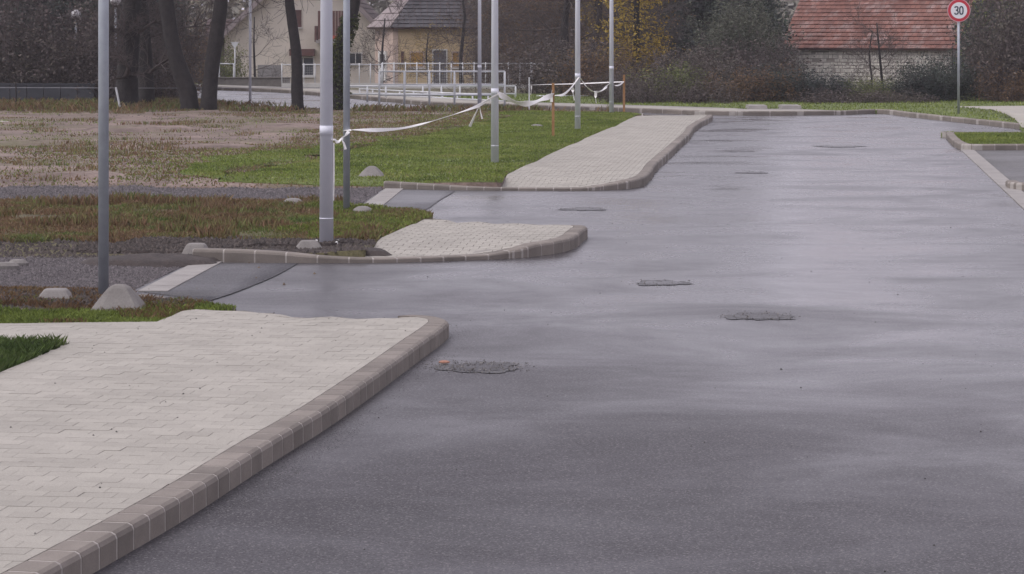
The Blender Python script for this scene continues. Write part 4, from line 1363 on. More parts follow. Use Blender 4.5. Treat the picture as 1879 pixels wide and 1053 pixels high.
M['ivy'] = leaf_material('ivy_leaves', [(0, (.03, .045, .015)), (.5, (.06, .07, .02)), (1, (.12, .11, .03))], 1.2, .15)
tr, _ = make_tree('bare_tree', [(0, 0, -.2), (0, 0, .8), (.04, 0, 1.7), (.3, 0, 2.4), (.5, 0, 3.3), (.7, .1, 5.5), (.6, .2, 8.0)], .20, 34, .52, 8, 1.9, 4)
put(tr, True, X_(622, D0), D0, .06, 1, 0, 'ivy clad bare tree behind the nearest lamp post', 'tree', None)
a = rng.uniform(0, 2 * math.pi, 2600); hgt = rng.uniform(0, 2.6, 2600)
c = np.stack([.22 * np.cos(a) + np.interp(hgt, [0, 1.7, 2.4], [0, .04, .3]), .22 * np.sin(a), hgt], 1) + rng.normal(size=(2600, 3)) * .035
o = bpy.data.objects.new('ivy', leaves_mesh('ivy', c, .05, M['ivy'])); link(o, tr)

# dark trunks in the thicket at the left
i = 0
for (x, D, r, ln, sd, lb) in ((232, 74, .34, .05, 41, 'broad dark trunk right of the left steel post'), (270, 76, .24, -.06, 42, 'dark trunk between the broad one and the leaning pair'),
                              (60, 84, .2, .1, 43, 'bare tree at the far left of the thicket'), (120, 88, .22, -.1, 44, 'bare tree in the middle of the left thicket'), (292, 82, .13, -.08, 45, 'thin bare tree just left of the leaning pair')):
    tr, _ = make_tree('thicket_tree', [(0, 0, -.2), (ln, 0, 1.5), (ln * 3, .1, 3.2), (ln * 4, .2, 5.5), (ln * 5, .2, 8.5)], r, sd, .15, 12, 2.4 if x < 200 else 1.15, 4, hang=.08)
    put(tr, True, X_(x, D), D, .03, 1, 0, lb, 'tree', 'bare trees in the left thicket')

# prototypes
bush_protos = {
    'brown': make_bush('shrub', 3.0, 2.2, 51, 55, 'lf_purple', 5200, .045),
    'olive': make_bush('shrub', 3.0, 1.9, 52, 50, 'lf_olive', 6500, .05),
    'blue': make_bush('shrub', 3.2, 2.1, 53, 60, 'lf_bluegreen', 9500, .05),
    'grey': make_bush('shrub', 2.6, 4.0, 54, 45, 'lf_grey', 9000, .05, .28),
    'low': make_bush('shrub', 2.6, .9, 55, 60, 'lf_purple', 4200, .04, .9),
    'rust': make_bush('shrub', 2.6, 1.7, 56, 45, 'lf_brown', 3600, .045),
}
used = set()
def bush(kind, x, D, s, label, sz=None, rz=None, group='shrubs along the far side'):
    first = kind not in used
    used.add(kind)
    h0 = {'brown': 2.2, 'olive': 1.9, 'blue': 2.1, 'grey': 4.0, 'low': .9, 'rust': 1.7}[kind]
    put(bush_protos[kind], first, X_(x, D), D, gz(D), s, random.uniform(0, 6.28) if rz is None else rz, label, 'shrub', group, sz / h0)
B_ = [  # kind, x, D, scale, label, height in m
    ('brown', 1185, 80, .6, 'twiggy purplish shrub right of the golden tree foot', .9), ('low', 1160, 78.5, .8, 'low twiggy bush behind the farthest stake', .7),
    ('olive', 1235, 80.5, .8, 'yellowish olive shrub beyond the far pavement end', 1.0), ('brown', 1290, 82, 1, 'tall twiggy shrub behind the olive one', 1.5),
    ('low', 1290, 78.6, .9, 'low dark twiggy bush behind the far kerb', .7), ('brown', 1345, 81, .9, 'twiggy shrub above the pair of concrete slabs', 1.2),
    ('rust', 1355, 79.5, .7, 'rusty small shrub behind the concrete slabs', .9), ('blue', 1400, 80.5, .7, 'dark green shrub above the right slab', .95),
    ('rust', 1425, 80, .8, 'brown leaved shrub left of the stone house', 1.0), ('blue', 1470, 80, .65, 'dark green shrub before the left corner of the stone house', .95),
    ('blue', 1525, 80.5, .65, 'dark green shrub under the left half of the red roof', .68), ('low', 1545, 78.4, 1.1, 'low brown mound of twigs before the stone wall', .45),
    ('olive', 1585, 80, .6, 'olive shrub before the middle of the stone wall', .68), ('blue', 1645, 80.5, .6, 'bluish dark shrub before the right part of the stone wall', .68),
    ('blue', 1700, 80.5, .75, 'rounded bluish shrub left of the speed sign post', 1.15), ('low', 1640, 78.2, .9, 'low bush at the foot of the bluish shrubs', .4),
    ('blue', 1745, 81, .7, 'bluish shrub right behind the speed sign post', 1.15), ('brown', 1828, 82, .7, 'tall twiggy shrub right of the speed sign', 2.6),
    ('brown', 1845, 81, 1.1, 'large twiggy shrub over the footpath', 3.2), ('blue', 1832, 84, .8, 'dark shrub deep behind the footpath', 2.4), ('rust', 1850, 79.5, .8, 'rust leaved shrub near the right edge', 1.0),
    ('brown', 1900, 82, 1.2, 'twiggy shrub at the right frame edge', 3.4), ('blue', 1875, 85, 1.1, 'dark shrub at the right frame edge behind', 3.0), ('olive', 1838, 88, .9, 'olive shrub behind the tall twiggy one', 3.0),
    ('grey', 1355, 86, .9, 'tall grey green willowy shrub left of the red roof', 3.2), ('grey', 1385, 87, .7, 'tall grey green shrub nearest the red roof', 3.0), ('grey', 1335, 88, .9, 'grey green shrub before the dark evergreens', 2.6),
    ('brown', 1240, 86, .9, 'brown twiggy shrub before the dark evergreens', 1.4), ('brown', 1310, 86, 1.0, 'dense purplish shrub under the evergreens', 1.6), ('brown', 1395, 84, 1.0, 'purplish shrub beneath the willowy ones', 1.8),
    ('brown', 1428, 84, .7, 'purplish shrub at the left corner of the red roof', 1.6), ('rust', 1100, 86, 1, 'rust leaved shrub behind the two far lamp posts', 1.6), ('brown', 1010, 90, 1.1, 'brown shrub right of the wire fence end', 1.7),
    ('brown', 1060, 88, 1.1, 'brown twiggy shrub behind the tape posts', 1.8), ('rust', 960, 108, 1, 'rust shrub behind the wire fence', 2.2), ('brown', 905, 112, 1.0, 'twiggy shrub right of the yellow house', 2.6),
    ('brown', 1130, 83, .8, 'twiggy shrub behind the farthest lamp post', .9),
]
for (k, x, D, s, lb, hh_) in B_: bush(k, x, D, s, lb, hh_)
for (k, x, D, s, lb, hh_) in (('brown', 20, 80, 1.2, 'twiggy shrub at the far left edge', 3.0), ('blue', 75, 83, 1.2, 'dark shrub behind the low dark wall', 3.2), ('brown', 110, 80, 1.2, 'twiggy shrub over the low dark wall', 2.6),
                             ('brown', 165, 81, 1.1, 'twiggy shrub behind the left steel post', 2.8), ('blue', 30, 88, 1.4, 'dark shrub deep in the left thicket', 3.8), ('blue', 150, 88, 1.4, 'dark shrub behind the broad trunk', 3.8),
                             ('brown', 215, 79, 1.0, 'twiggy shrub around the broad trunk', 2.2), ('rust', 312, 84, .9, 'brown leaved shrub between the leaning trunks', 1.9), ('brown', 285, 80, 1.0, 'twiggy shrub left of the leaning trunks', 2.2),
                             ('blue', 240, 90, 1.2, 'dark shrub behind the leaning trunks', 3.4), ('rust', 352, 112, .7, 'brown shrub behind the pair of trunks across the street', 2.6), ('olive', 415, 116, .7, 'dark olive hedge by the give way sign', 2.0)):
    bush(k, x, D, s, lb, hh_, group='shrubs of the left thicket')

tree_protos = {
    'bare': make_tree('far_bare_tree', [(0, 0, -.2), (.05, 0, 1.4), (-.05, .1, 3.5), (.15, 0, 6), (0, 0, 9)], .17, 61, .10, 10, 2.4, 4, hang=.02)[0],
    'bare2': make_tree('far_bare_tree', [(0, 0, -.2), (.15, 0, 1.6), (.45, .1, 3.5), (.6, 0, 6), (.8, 0, 8)], .14, 62, .12, 9, 2.2, 4, hang=.05)[0],
    'sparse': make_tree('small_bare_tree', [(0, 0, -.1), (.05, 0, 1.0), (-.1, .1, 2.4), (.1, 0, 3.8)], .08, 71, .25, 7, 1.4, 3)[0],
    'sparse2': make_tree('small_bare_tree', [(0, 0, -.1), (.1, 0, .6), (.3, .1, 1.6), (.4, 0, 3.2)], .08, 72, .15, 9, 1.4, 3)[0],
    'yellowish': make_tree('small_leafy_tree', [(0, 0, -.1), (.05, 0, .8), (-.05, .1, 1.8), (.1, 0, 3.0)], .07, 73, .3, 10, 1.2, 3, 'lf_gold', 1100, .04)[0],
    'brown': make_tree('autumn_tree', [(0, 0, -.2), (.05, 0, 2), (.1, .1, 4), (0, 0, 8.5)], .14, 63, .10, 11, 2.1, 4, 'lf_brown', 6500, .06, hang=.05)[0],
    'gold2': make_evergreen('golden_tree', 2.5, 6.5, 64, 'lf_gold', 10000, .055, .35),
    'ever': make_evergreen('evergreen_tree', 5.0, 6.4, 65, 'lf_dark', 26000, .085),
    'ever2': make_evergreen('evergreen_tree', 4.2, 6.0, 66, 'lf_bluegreen', 22000, .085),
}
def tree(kind, x, D, s, label, group='trees behind the street', sz=None, rz=None):
    first = ('t' + kind) not in used
    used.add('t' + kind)
    sz = sz or (s * .68 if kind in ('bare', 'bare2', 'brown') else None)
    put(tree_protos[kind], first, X_(x, D), D, gz(D), s, random.uniform(0, 6.28) if rz is None else rz, label, 'tree', group, sz)
T_ = [('bare', 1038, 96, 1, 'bare tree with dark trunk just left of the taped lamp post'), ('bare2', 1075, 98, 1, 'bare tree with thin leaning trunk right of the taped lamp post'), ('sparse', 905, 118, 1.4, 'bare tree right of the yellow house'),
      ('sparse', 848, 106, 1.2, 'bare tree before the yellow house right window'), ('brown', 985, 112, .9, 'brown leaved tree above the wire fence'), ('brown', 1030, 108, .9, 'brown leaved tree behind the wire fence end'),
      ('bare', 965, 128, 1.0, 'bare tree deep behind the fence'), ('brown', 1090, 104, 1.0, 'rusty tree behind the farthest lamp posts'), ('gold2', 1166, 91, 1, 'golden yellow tree beside the dark evergreens'),
      ('gold2', 1118, 104, 1.1, 'yellow brown tree left of the golden one'), ('bare', 1010, 120, 1.1, 'bare tree above the fence end'), ('brown', 1045, 122, 1.3, 'brown tree deep behind the tape'),
      ('ever', 1230, 106, 1.0, 'dark evergreen right of the golden tree'), ('ever2', 1290, 104, 1.0, 'bluish dark evergreen in the middle of the dark stand'), ('ever', 1318, 108, 1.1, 'dark evergreen behind the willowy shrubs'),
      ('ever2', 1362, 112, 1.0, 'bluish evergreen left of the red roof'), ('ever', 1372, 118, .9, 'dark evergreen at the left end of the red roof'), ('ever', 1200, 118, 1.2, 'dark evergreen deep behind the golden tree'),
      ('bare', 1885, 96, .8, 'bare tree right of the speed sign'),
      ('bare2', 1868, 93, .8, 'bare tree near the right edge'), ('ever', 1868, 108, 1.0, 'dark evergreen behind the right shrubs'), ('brown', 1905, 104, .8, 'brown tree beside the stone house gable'),
      ('ever2', 1900, 102, 1.1, 'bluish evergreen at the right frame edge'), ('brown', 1935, 98, .8, 'brown tree near the right frame edge'),
      ('sparse2', 1622, 92, .8, 'small bare forked tree before the stone wall'), ('sparse', 1598, 94, .6, 'small bare tree left of the forked one at the stone wall'),
      ('sparse2', 1755, 92, .55, 'small bare tree at the right corner of the stone house'), ('sparse', 468, 110, .8, 'round headed bare tree before the cream house'),
      ('sparse2', 700, 108, .9, 'small bare tree at the left side of the yellow house'), ('yellowish', 786, 113, .85, 'small tree with yellow green leaves before the yellow house door')]
for (k, x, D, s, lb) in T_: tree(k, x, D, s, lb)
for (k, x, D, s, lb) in (('ever2', 20, 104, 1.1, 'evergreen at the far left edge'), ('ever', 85, 100, 1.1, 'dark evergreen behind the lantern'), ('bare', 160, 95, 1.0, 'bare tree behind the left steel post'), ('ever2', 170, 108, 1.1, 'bluish evergreen behind the broad trunk'),
                         ('brown', 215, 98, .8, 'brown tree behind the broad trunk'), ('bare2', 150, 92, 1, 'leaning bare tree deep in the left thicket'), ('brown', 255, 100, .7, 'brown tree behind the leaning pair'), ('bare', 190, 96, 1, 'bare tree behind the leaning pair'),
                         ('ever', 250, 116, 1.1, 'dark evergreen deep behind the trunks'), ('bare2', 40, 90, 1, 'leaning bare tree near the left edge'), ('brown', 352, 118, .4, 'small brown tree behind the pair across the street')):
    tree(k, x, D, s, lb, 'trees of the left thicket')
# distant wood closing the view
M['wood'] = leaf_material('distant_wood', [(0, (0.128, 0.128, 0.116)), (.5, (0.190, 0.173, 0.141)), (1, (0.255, 0.218, 0.153))], .05, .0)
n = 60000
xx = rng.uniform(-75, 75, n); dd = rng.uniform(175, 205, n)
hh_ = 5 + 2.5 * vnoise(xx, dd, .12, 5)
c = np.stack([xx, dd, -1 + rng.uniform(0, 1, n) ** 1.1 * hh_], 1)
o = bpy.data.objects.new('distant_wood', leaves_mesh('distant_wood', c, .42, M['wood'])); link(o)
setp(o, 'distant wood closing the view behind the houses', 'wood', kind='stuff')

# ------------------------------------------------------------------ houses
M['cream'] = material('cream_render', (.56, .51, .44), (.64, .58, .50), .6, .9, .002, 20, .05, 10)
M['yellow'] = material('yellow_render', (.50, .38, .22), (.60, .47, .29), .5, .9, .002, 20, .06, 8)
M['pinkish'] = material('faded_render', (.42, .32, .27), (.50, .39, .33), .5, .9, .002, 20, .06, 8)
M['brown_wood'] = material('brown_wood', (.075, .03, .025), (.12, .05, .04), 3, .6)
M['red_board'] = material('red_board', (.35, .06, .04), (.4, .08, .05), 3, .6)
M['roof_brown'] = material('brown_roof_tiles', (.07, .045, .044), (.11, .078, .075), 1.2, .8, rnd='island', rnd_amt=.25)
M['roof_grey'] = material('grey_shingles', (.050, .047, .052), (.080, .075, .082), 1.2, .9, rnd='island', rnd_amt=.2)
M['roof_pale'] = material('pale_verge', (.20, .165, .165), (.27, .225, .22), 1.2, .8)
M['glass'] = material('window_glass', (.04, .045, .055), (.07, .075, .085), 1, .12)
M['frame_w'] = material('white_frame', (.55, .54, .52), (.65, .64, .62), 3, .6)
M['shutter'] = material('ochre_shutter', (.42, .24, .06), (.50, .30, .09), 2, .7)
M['door_grey'] = material('grey_door', (.12, .115, .125), (.17, .16, .17), 2, .6)
M['garage'] = material('grey_garage_door', (.22, .21, .205), (.28, .27, .265), 2, .7)
M['red_tile'] = material('old_red_tiles', (.145, .058, .042), (.215, .098, .076), .8, .85, rnd='island', rnd_amt=.2, patch=(.23, .15, .135), pscale=1.6, pcut=(.50, .62))
M['stone_wall'] = material('whitewashed_stones', (.54, .51, .47), (.76, .72, .66), 3.5, .9, .01, 8, .2, 12, 'island', .16)
M['stone_gap'] = material('wall_joints', (.30, .27, .245), (.42, .385, .35), 3, .95)

def slab_roof(root, e0, e1, r0_, r1_, th, mat, tile=(.35, .25), nm='roof_tiles', batten=None):
    """a pitched face from eave e0-e1 to ridge r0-r1, with overlapping tiles laid on it"""
    e0, e1, r0_, r1_ = map(Vector, (e0, e1, r0_, r1_))
    nrm = (e1 - e0).cross(r0_ - e0).normalized()
    if nrm.z < 0: nrm = -nrm
    mb = MB()
    up = nrm * 0
    vs = [e0, e1, r1_, r0_]
    mb.add([tuple(v - nrm * th) for v in vs] + [tuple(v) for v in vs], [(0, 3, 2, 1), (4, 5, 6, 7), (0, 1, 5, 4), (1, 2, 6, 5), (2, 3, 7, 6), (3, 0, 4, 7)])
    base = mb.build('roof_deck', M['brown_wood'], root)
    H_ = ((r0_ - e0).length + (r1_ - e1).length) / 2
    rows = max(1, int(H_ / tile[0]))
    mb = MB()
    for j in range(rows):
        f0, f1 = j / rows, min(1, (j + 1.12) / rows)
        a0, a1 = e0.lerp(r0_, f0), e1.lerp(r1_, f0)
        b0, b1 = e0.lerp(r0_, f1), e1.lerp(r1_, f1)
        L = (a1 - a0).length
        cols = max(1, int(L / tile[1]))
        off = .5 * (j % 2)
        for i in range(cols + 1):
            u0, u1 = max(0, (i - off) / cols), min(1, (i + 1 - off) / cols)
            if u1 - u0 < .1 / cols: continue
            d = (u1 - u0) * .04
            z1, z0 = random.uniform(.045, .07), .012
            p = [a0.lerp(a1, u0 + d) + nrm * z1, a0.lerp(a1, u1 - d) + nrm * z1, b0.lerp(b1, u1 - d) + nrm * z0, b0.lerp(b1, u0 + d) + nrm * z0]
            q = [a0.lerp(a1, u0 + d), a0.lerp(a1, u1 - d)]
            mb.add([tuple(v) for v in p + q], [(0, 1, 2, 3), (4, 5, 1, 0)])
    mb.build(nm, mat, root, kind='stuff')
def window(root, c, w, h, mats=('frame_w', 'glass'), shutter=False, axis=0, nm='window', depth=.1):
    """a window in a wall facing -Y (axis 0); c = centre on the wall face"""
    x, y, z = c
    fr = MB()
    t = .06
    fr.box((x, y - .03, z + h / 2 - t / 2), (w, depth, t)); fr.box((x, y - .03, z - h / 2 + t / 2), (w, depth, t))
    fr.box((x - w / 2 + t / 2, y - .03, z), (t, depth - .004, h - 2 * t)); fr.box((x + w / 2 - t / 2, y - .03, z), (t, depth - .004, h - 2 * t))
    if not shutter: fr.box((x, y - .025, z), (t * .7, depth - .02, h - 2 * t))
    f = fr.build(nm, M[mats[0]], root)
    pn = MB(); pn.box((x, y - .012, z), (w - 2 * t, .02, h - 2 * t)); pn.build('pane' if not shutter else 'shutter', M[mats[1]], f)
    if shutter:
        sl = MB()
        for k in range(int(h / .09)): sl.box((x, y - .03, z - h / 2 + t + .045 + k * .09), (w - 2 * t - .02, .02, .06))
        sl.build('slats', M[mats[1]], f)
    si = MB(); si.box((x, y - .07, z - h / 2 - .03), (w + .1, .16, .05)); si.build('sill', M['frame_w'], f)
    return f

# cream house: gable front towards the street
Dh = 132.0
hx = lambda x: X_(x, Dh)
hz = lambda y: Z_(y, Dh)
gzh = gz(Dh)
xl, xr = hx(412), hx(706)
xm = (xl + xr) / 2 + .2
ez = hz(62)
rzg = ez + (xm - xl) * .95
ch = empty('cream_house', ((xl + xr) / 2, Dh, gzh), label='two storey cream house with brown balcony and steep roof', cat='house')
def lo(p, root): return (p[0] - root.location.x, p[1] - root.location.y, p[2] - root.location.z)
class LMB(MB):
    def __init__(s, root): super().__init__(); s.root = root
    def build(s, name, mat, parent=None, **k):
        l_ = s.root.location
        s.v = [(v[0] - l_.x, v[1] - l_.y, v[2] - l_.z) for v in s.v]
        return super().build(name, mat, parent if parent is not None else s.root, **k)
b = LMB(ch)
dep = 9
b.add([(xl, Dh, gzh - .3), (xr, Dh, gzh - .3), (xr, Dh, ez), (xm, Dh, rzg), (xl, Dh, ez), (xl, Dh + dep, gzh - .3), (xr, Dh + dep, gzh - .3), (xr, Dh + dep, ez), (xm, Dh + dep, rzg), (xl, Dh + dep, ez)],
      [(0, 1, 2, 3, 4), (9, 8, 7, 6, 5), (1, 6, 7, 2), (0, 4, 9, 5), (2, 7, 8, 3), (4, 3, 8, 9)])
b.build('wall', M['cream'])
ov = .7
L3 = lambda x, y, z: (x - ch.location.x, y - ch.location.y, z - ch.location.z)
sl_ = .95
slab_roof(ch, L3(xl - ov, Dh + dep + .3, ez - ov * sl_ + .12), L3(xl - ov, Dh - ov, ez - ov * sl_ + .12), L3(xm, Dh + dep + .3, rzg + .12), L3(xm, Dh - ov, rzg + .12), .1, M['roof_brown'])
slab_roof(ch, L3(xr + ov, Dh - ov, ez - ov * sl_ + .12), L3(xr + ov, Dh + dep + .3, ez - ov * sl_ + .12), L3(xm, Dh - ov, rzg + .12), L3(xm, Dh + dep + .3, rzg + .12), .1, M['roof_brown'])
b = LMB(ch)      # verge boards
for (x0, x1) in ((xl - ov, xm), (xr + ov, xm)):
    z0, z1 = ez - ov * sl_ + .02, rzg + .02
    b.add([(x0, Dh - ov - .06, z0 - .22), (x1, Dh - ov - .06, z1 - .22), (x1, Dh - ov - .06, z1 + .12), (x0, Dh - ov - .06, z0 + .12), (x0, Dh - ov - .003, z0 - .22), (x1, Dh - ov - .003, z1 - .22), (x1, Dh - ov - .003, z1 + .12), (x0, Dh - ov - .003, z0 + .12)],
          [(0, 1, 2, 3), (7, 6, 5, 4), (3, 2, 6, 7), (1, 0, 4, 5)])
b.build('verge_board', M['roof_pale'])
def w_(x0, x1, y0, y1, root, Dw, mats, shutter=False, nm='window'):
    cx = (X_(x0, Dw) + X_(x1, Dw)) / 2; cz = (Z_(y0, Dw) + Z_(y1, Dw)) / 2
    f = window(root, (cx - root.location.x, Dw - root.location.y, cz - root.location.z), X_(x1, Dw) - X_(x0, Dw), Z_(y0, Dw) - Z_(y1, Dw), mats, shutter, nm=nm)
    return f
w_(541, 553, 18, 50, ch, Dh, ('brown_wood', 'brown_wood'), True)
w_(536, 577, 104, 140, ch, Dh, ('frame_w', 'glass'))
b = LMB(ch)      # brown pelmet over the lower window
b.box(((hx(532) + hx(578)) / 2, Dh - .2, hz(96)), (hx(578) - hx(532), .4, .34)); b.build('awning_box', M['brown_wood'])
# balcony
b = LMB(ch)
b.box(((hx(585) + hx(636)) / 2, Dh - .6, hz(76)), (hx(636) - hx(580), 1.2, .14)); b.build('balcony_floor', M['slab'])
for k in range(9):
    x = hx(586) + (hx(634) - hx(586)) * (k + .5) / 9
    b = LMB(ch); b.box((x, Dh - 1.17, hz(46)), ((hx(634) - hx(586)) / 9 - .02, .04, hz(20) - hz(72))); b.build('balcony_board', M['brown_wood'])
b = LMB(ch); b.box(((hx(585) + hx(636)) / 2, Dh - 1.22, hz(68)), (hx(632) - hx(608), .03, .16)); b.build('red_panel', M['red_board'])
b = LMB(ch); b.box((hx(582), Dh - .6, hz(62)), (.1, 1.1, .8)); b.build('side_rail', M['brown_wood'])
w_(590, 615, 92, 145, ch, Dh, ('brown_wood', 'glass'))
w_(640, 665, 96, 118, ch, Dh, ('frame_w', 'glass'))
b = LMB(ch); b.box(((hx(473) + hx(516)) / 2, Dh - .03, hz(136)), (hx(516) - hx(473), .06, hz(119) - hz(153))); b.build('garage_door', M['garage'])
for k in range(5):
    b = LMB(ch); b.box(((hx(473) + hx(516)) / 2, Dh - .075, hz(122.5 + k * 6.6)), (hx(515) - hx(474), .02, .15)); b.build('garage_panel', M['garage'])
# dark annex left of it
an = empty('brown_annex', (hx(400), Dh + 1, gzh), label='dark brown roofed annex at the left side of the cream house', cat='house')
b = LMB(an); b.box((hx(402), Dh + 3, (gzh + hz(95)) / 2), (1.9, 4, hz(95) - gzh)); b.build('wall', M['door_grey'])
slab_roof(an, lo((hx(366), Dh + .2, hz(98)), an), lo((hx(438), Dh + .2, hz(98)), an), lo((hx(366), Dh + 3.5, hz(35)), an), lo((hx(438), Dh + 3.5, hz(35)), an), .1, M['roof_brown'])

# yellow house, seen on its corner
Dy = 122.0
yx = lambda x: X_(x, Dy)
yz = lambda y: Z_(y, Dy)
gy = gz(Dy)
cxn = yx(722)
yh_ = empty('yellow_house', (cxn, Dy, gy), label='single storey yellow house with grey hipped roof', cat='house')
xr2 = yx(868)
lx, ly = yx(683), Dy + 3.2          # back end of the slanting left wall
ez2 = yz(51)
out = [(cxn, Dy), (xr2, Dy), (xr2, Dy + 6), (lx, Dy + 6), (lx, ly)]
b = LMB(yh_); b.prism(out, gy - .3, ez2); b.build('wall', M['yellow'])
b = LMB(yh_); b.prism([(cxn - .02, Dy - .012), (lx - .03, ly - .02), (lx - .02, ly + .05), (cxn + .002, Dy + .03)], gy, ez2 - .01); b.build('side_wall', M['pinkish'])
b = LMB(yh_); b.prism([(cxn - .02, Dy - .03), (cxn + .22, Dy - .03), (cxn + .22, Dy - .002), (cxn - .02, Dy - .002)], gy, ez2 - .01); b.build('corner_strip', M['pinkish'])
apex = (yx(790), Dy + 3, ez2 + 3.0)
apex2 = (yx(815), Dy + 3, ez2 + 3.0)
o_ = .42
E = [(cxn - .12, Dy - o_, ez2), (xr2 + o_, Dy - o_, ez2), (xr2 + o_, Dy + 6 + o_, ez2), (lx - o_, Dy + 6 + o_, ez2), (lx - o_, ly - .2, ez2)]
slab_roof(yh_, lo(E[0], yh_), lo(E[1], yh_), lo(apex, yh_), lo(apex2, yh_), .08, M['roof_grey'], (.28, .3))
slab_roof(yh_, lo(E[4], yh_), lo(E[0], yh_), lo((apex[0] - .02, apex[1], apex[2]), yh_), lo((apex[0], apex[1], apex[2]), yh_), .08, M['roof_pale'], (.5, .6))
slab_roof(yh_, lo(E[1], yh_), lo(E[2], yh_), lo(apex2, yh_), lo((apex2[0], apex2[1] + .02, apex2[2]), yh_), .08, M['roof_grey'], (.28, .3))
slab_roof(yh_, lo(E[2], yh_), lo(E[3], yh_), lo(apex2, yh_), lo(apex, yh_), .08, M['roof_grey'], (.28, .3))
slab_roof(yh_, lo(E[3], yh_), lo(E[4], yh_), lo((apex[0], apex[1] + .02, apex[2]), yh_), lo(apex, yh_), .08, M['roof_grey'], (.28, .3))
w_(752, 779, 94, 124, yh_, Dy, ('pinkish', 'shutter'), True)
w_(829, 851, 94, 124, yh_, Dy, ('pinkish', 'shutter'), True)
w_(736, 741, 94, 116, yh_, Dy, ('brown_wood', 'glass'))
f = w_(793, 821, 90, 160, yh_, Dy, ('frame_w', 'door_grey'), True, 'door')
# tall pale door in the side wall
ang = math.atan2(ly - Dy, lx - cxn)
mx_, my_ = (cxn * .45 + lx * .55), (Dy * .45 + ly * .55)
b = LMB(yh_); b.box((mx_ - .03, my_ - .09, (yz(94) + yz(150)) / 2), (1.5, .08, yz(94) - yz(150)), ang); b.build('side_door', M['frame_w'])
b = LMB(yh_); b.box((mx_ - .06, my_ - .14, (yz(100) + yz(122)) / 2), (.9, .04, yz(100) - yz(122)), ang); b.build('pane', M['glass'])

# low stone house with the old red tiled roof
Ds = 118.0
gs = gz(Ds)
ang = R(-30)
L_, W_ = 7.3, 6.5
x0 = X_(1458, Ds)
ezs = Z_(80, Ds)
st = empty('stone_house', (x0, Ds + 2.2, gs), ang, label='low whitewashed stone house with an old red tiled roof', cat='house')
he = ezs - gs
L_ = (X_(1735, Ds) - x0) / math.cos(ang)
rh = he + W_ / 2 * .95
mb = MB()
mb.add([(0, 0, -.3), (L_, 0, -.3), (L_, W_, -.3), (0, W_, -.3), (0, 0, he), (L_, 0, he), (L_, W_, he), (0, W_, he), (0, W_ / 2, rh), (L_, W_ / 2, rh)],
       [(0, 1, 5, 4), (1, 2, 6, 9, 5), (2, 3, 7, 6), (3, 0, 4, 8, 7), (4, 5, 9, 8), (6, 7, 8, 9)])
mb.build('wall', M['stone_gap'], st)
mb = MB()
z = .0
while z < he - .12:
    hh2 = random.uniform(.13, .21)
    x = 0
    while x < L_:
        w2 = random.uniform(.14, .42)
        xe = min(L_, x + w2)
        if xe - x > .08 and random.random() > .03:
            d = random.uniform(.02, .07)
            mb.box(((x + xe) / 2, -d / 2 - .001, z + hh2 / 2 + random.uniform(-.012, .012)), (xe - x - random.uniform(.02, .06), d, min(hh2, he - z) - random.uniform(.02, .05)))
        x = xe
    z += hh2
mb.build('wall_stones', M['stone_wall'], st, kind='stuff')
M['gable'] = material('gable_boards', (.20, .185, .17), (.28, .26, .24), 3, .9)
for k in range(20):
    y = (k + .5) * W_ / 20
    zt = he + (min(y, W_ - y)) * .95
    mb = MB(); mb.box((L_ + .025, y, (zt + .2) / 2), (.04, W_ / 20 - .015, zt - .2)); mb.build('gable_board', M['gable'], st)
ov = .35
slab_roof(st, (-ov, -ov, he - ov * .95 + .1), (L_ + ov, -ov, he - ov * .95 + .1), (-ov, W_ / 2, rh + .1), (L_ + ov, W_ / 2, rh + .1), .1, M['red_tile'], (.255, .24))
slab_roof(st, (L_ + ov, W_ + ov, he - ov * .95 + .1), (-ov, W_ + ov, he - ov * .95 + .1), (L_ + ov, W_ / 2, rh + .1), (-ov, W_ / 2, rh + .1), .1, M['red_tile'], (.255, .24))
mb = MB(); mb.tube([(-ov, W_ / 2, rh + .13), (L_ + ov, W_ / 2, rh + .13)], .11, 10); mb.build('ridge', M['red_tile'], st)

# ------------------------------------------------------------------ fences, railings and small things at the back
def rail_run(name, x0, x1, D, z0, ztop, rails, posts, label, r=.022, D1=None, cat='railing', posttop=None, mat='rail'):
    D1 = D if D1 is None else D1
    a = Vector((X_(x0, D), D, z0)); b_ = Vector((X_(x1, D1), D1, z0))
    t = empty(name, tuple((a + b_) / 2), label=label, cat=cat)
    m = (a + b_) / 2
    for k in range(posts):
        f = k / (posts - 1)
        p = a.lerp(b_, f) - m
        mb = MB(); mb.tube([(p.x, p.y, -.1), (p.x, p.y, (posttop or ztop) - z0)], r * 1.15, 8); mb.build('post', M[mat], t, True)
    for zr in rails:
        mb = MB(); mb.tube([(a.x - m.x, a.y - m.y, zr - z0), (b_.x - m.x, b_.y - m.y, zr - z0)], r, 8); mb.build('rail', M[mat], t, True)
    return t, a - m, b_ - m
rail_run('guard_railing', 696, 926, 76, .08, Z_(131, 76), [Z_(131, 76), Z_(155, 76), Z_(174, 76)], 6, 'tallest white railing before the yellow house', .026)
rail_run('guard_railing', 640, 946, 84, .08, Z_(158, 84), [Z_(158, 84), Z_(172, 84)], 10, 'low white railing behind the tallest one', .026)
rail_run('guard_railing', 660, 925, 88, .08, Z_(162, 88), [Z_(163, 88), Z_(172, 88)], 11, 'farther low white railing on the street bend', .024, 79)
rail_run('low_barrier', 985, 1081, 86, .1, Z_(177, 86), [Z_(177.5, 86)], 4, 'low pale barrier bar behind the tape', .05)
rail_run('fence_frame', 975, 1008, 98, .0, Z_(115, 98), [Z_(117, 98)], 2, 'tall pale gate frame at the right end of the wire fence', .035, cat='gate')
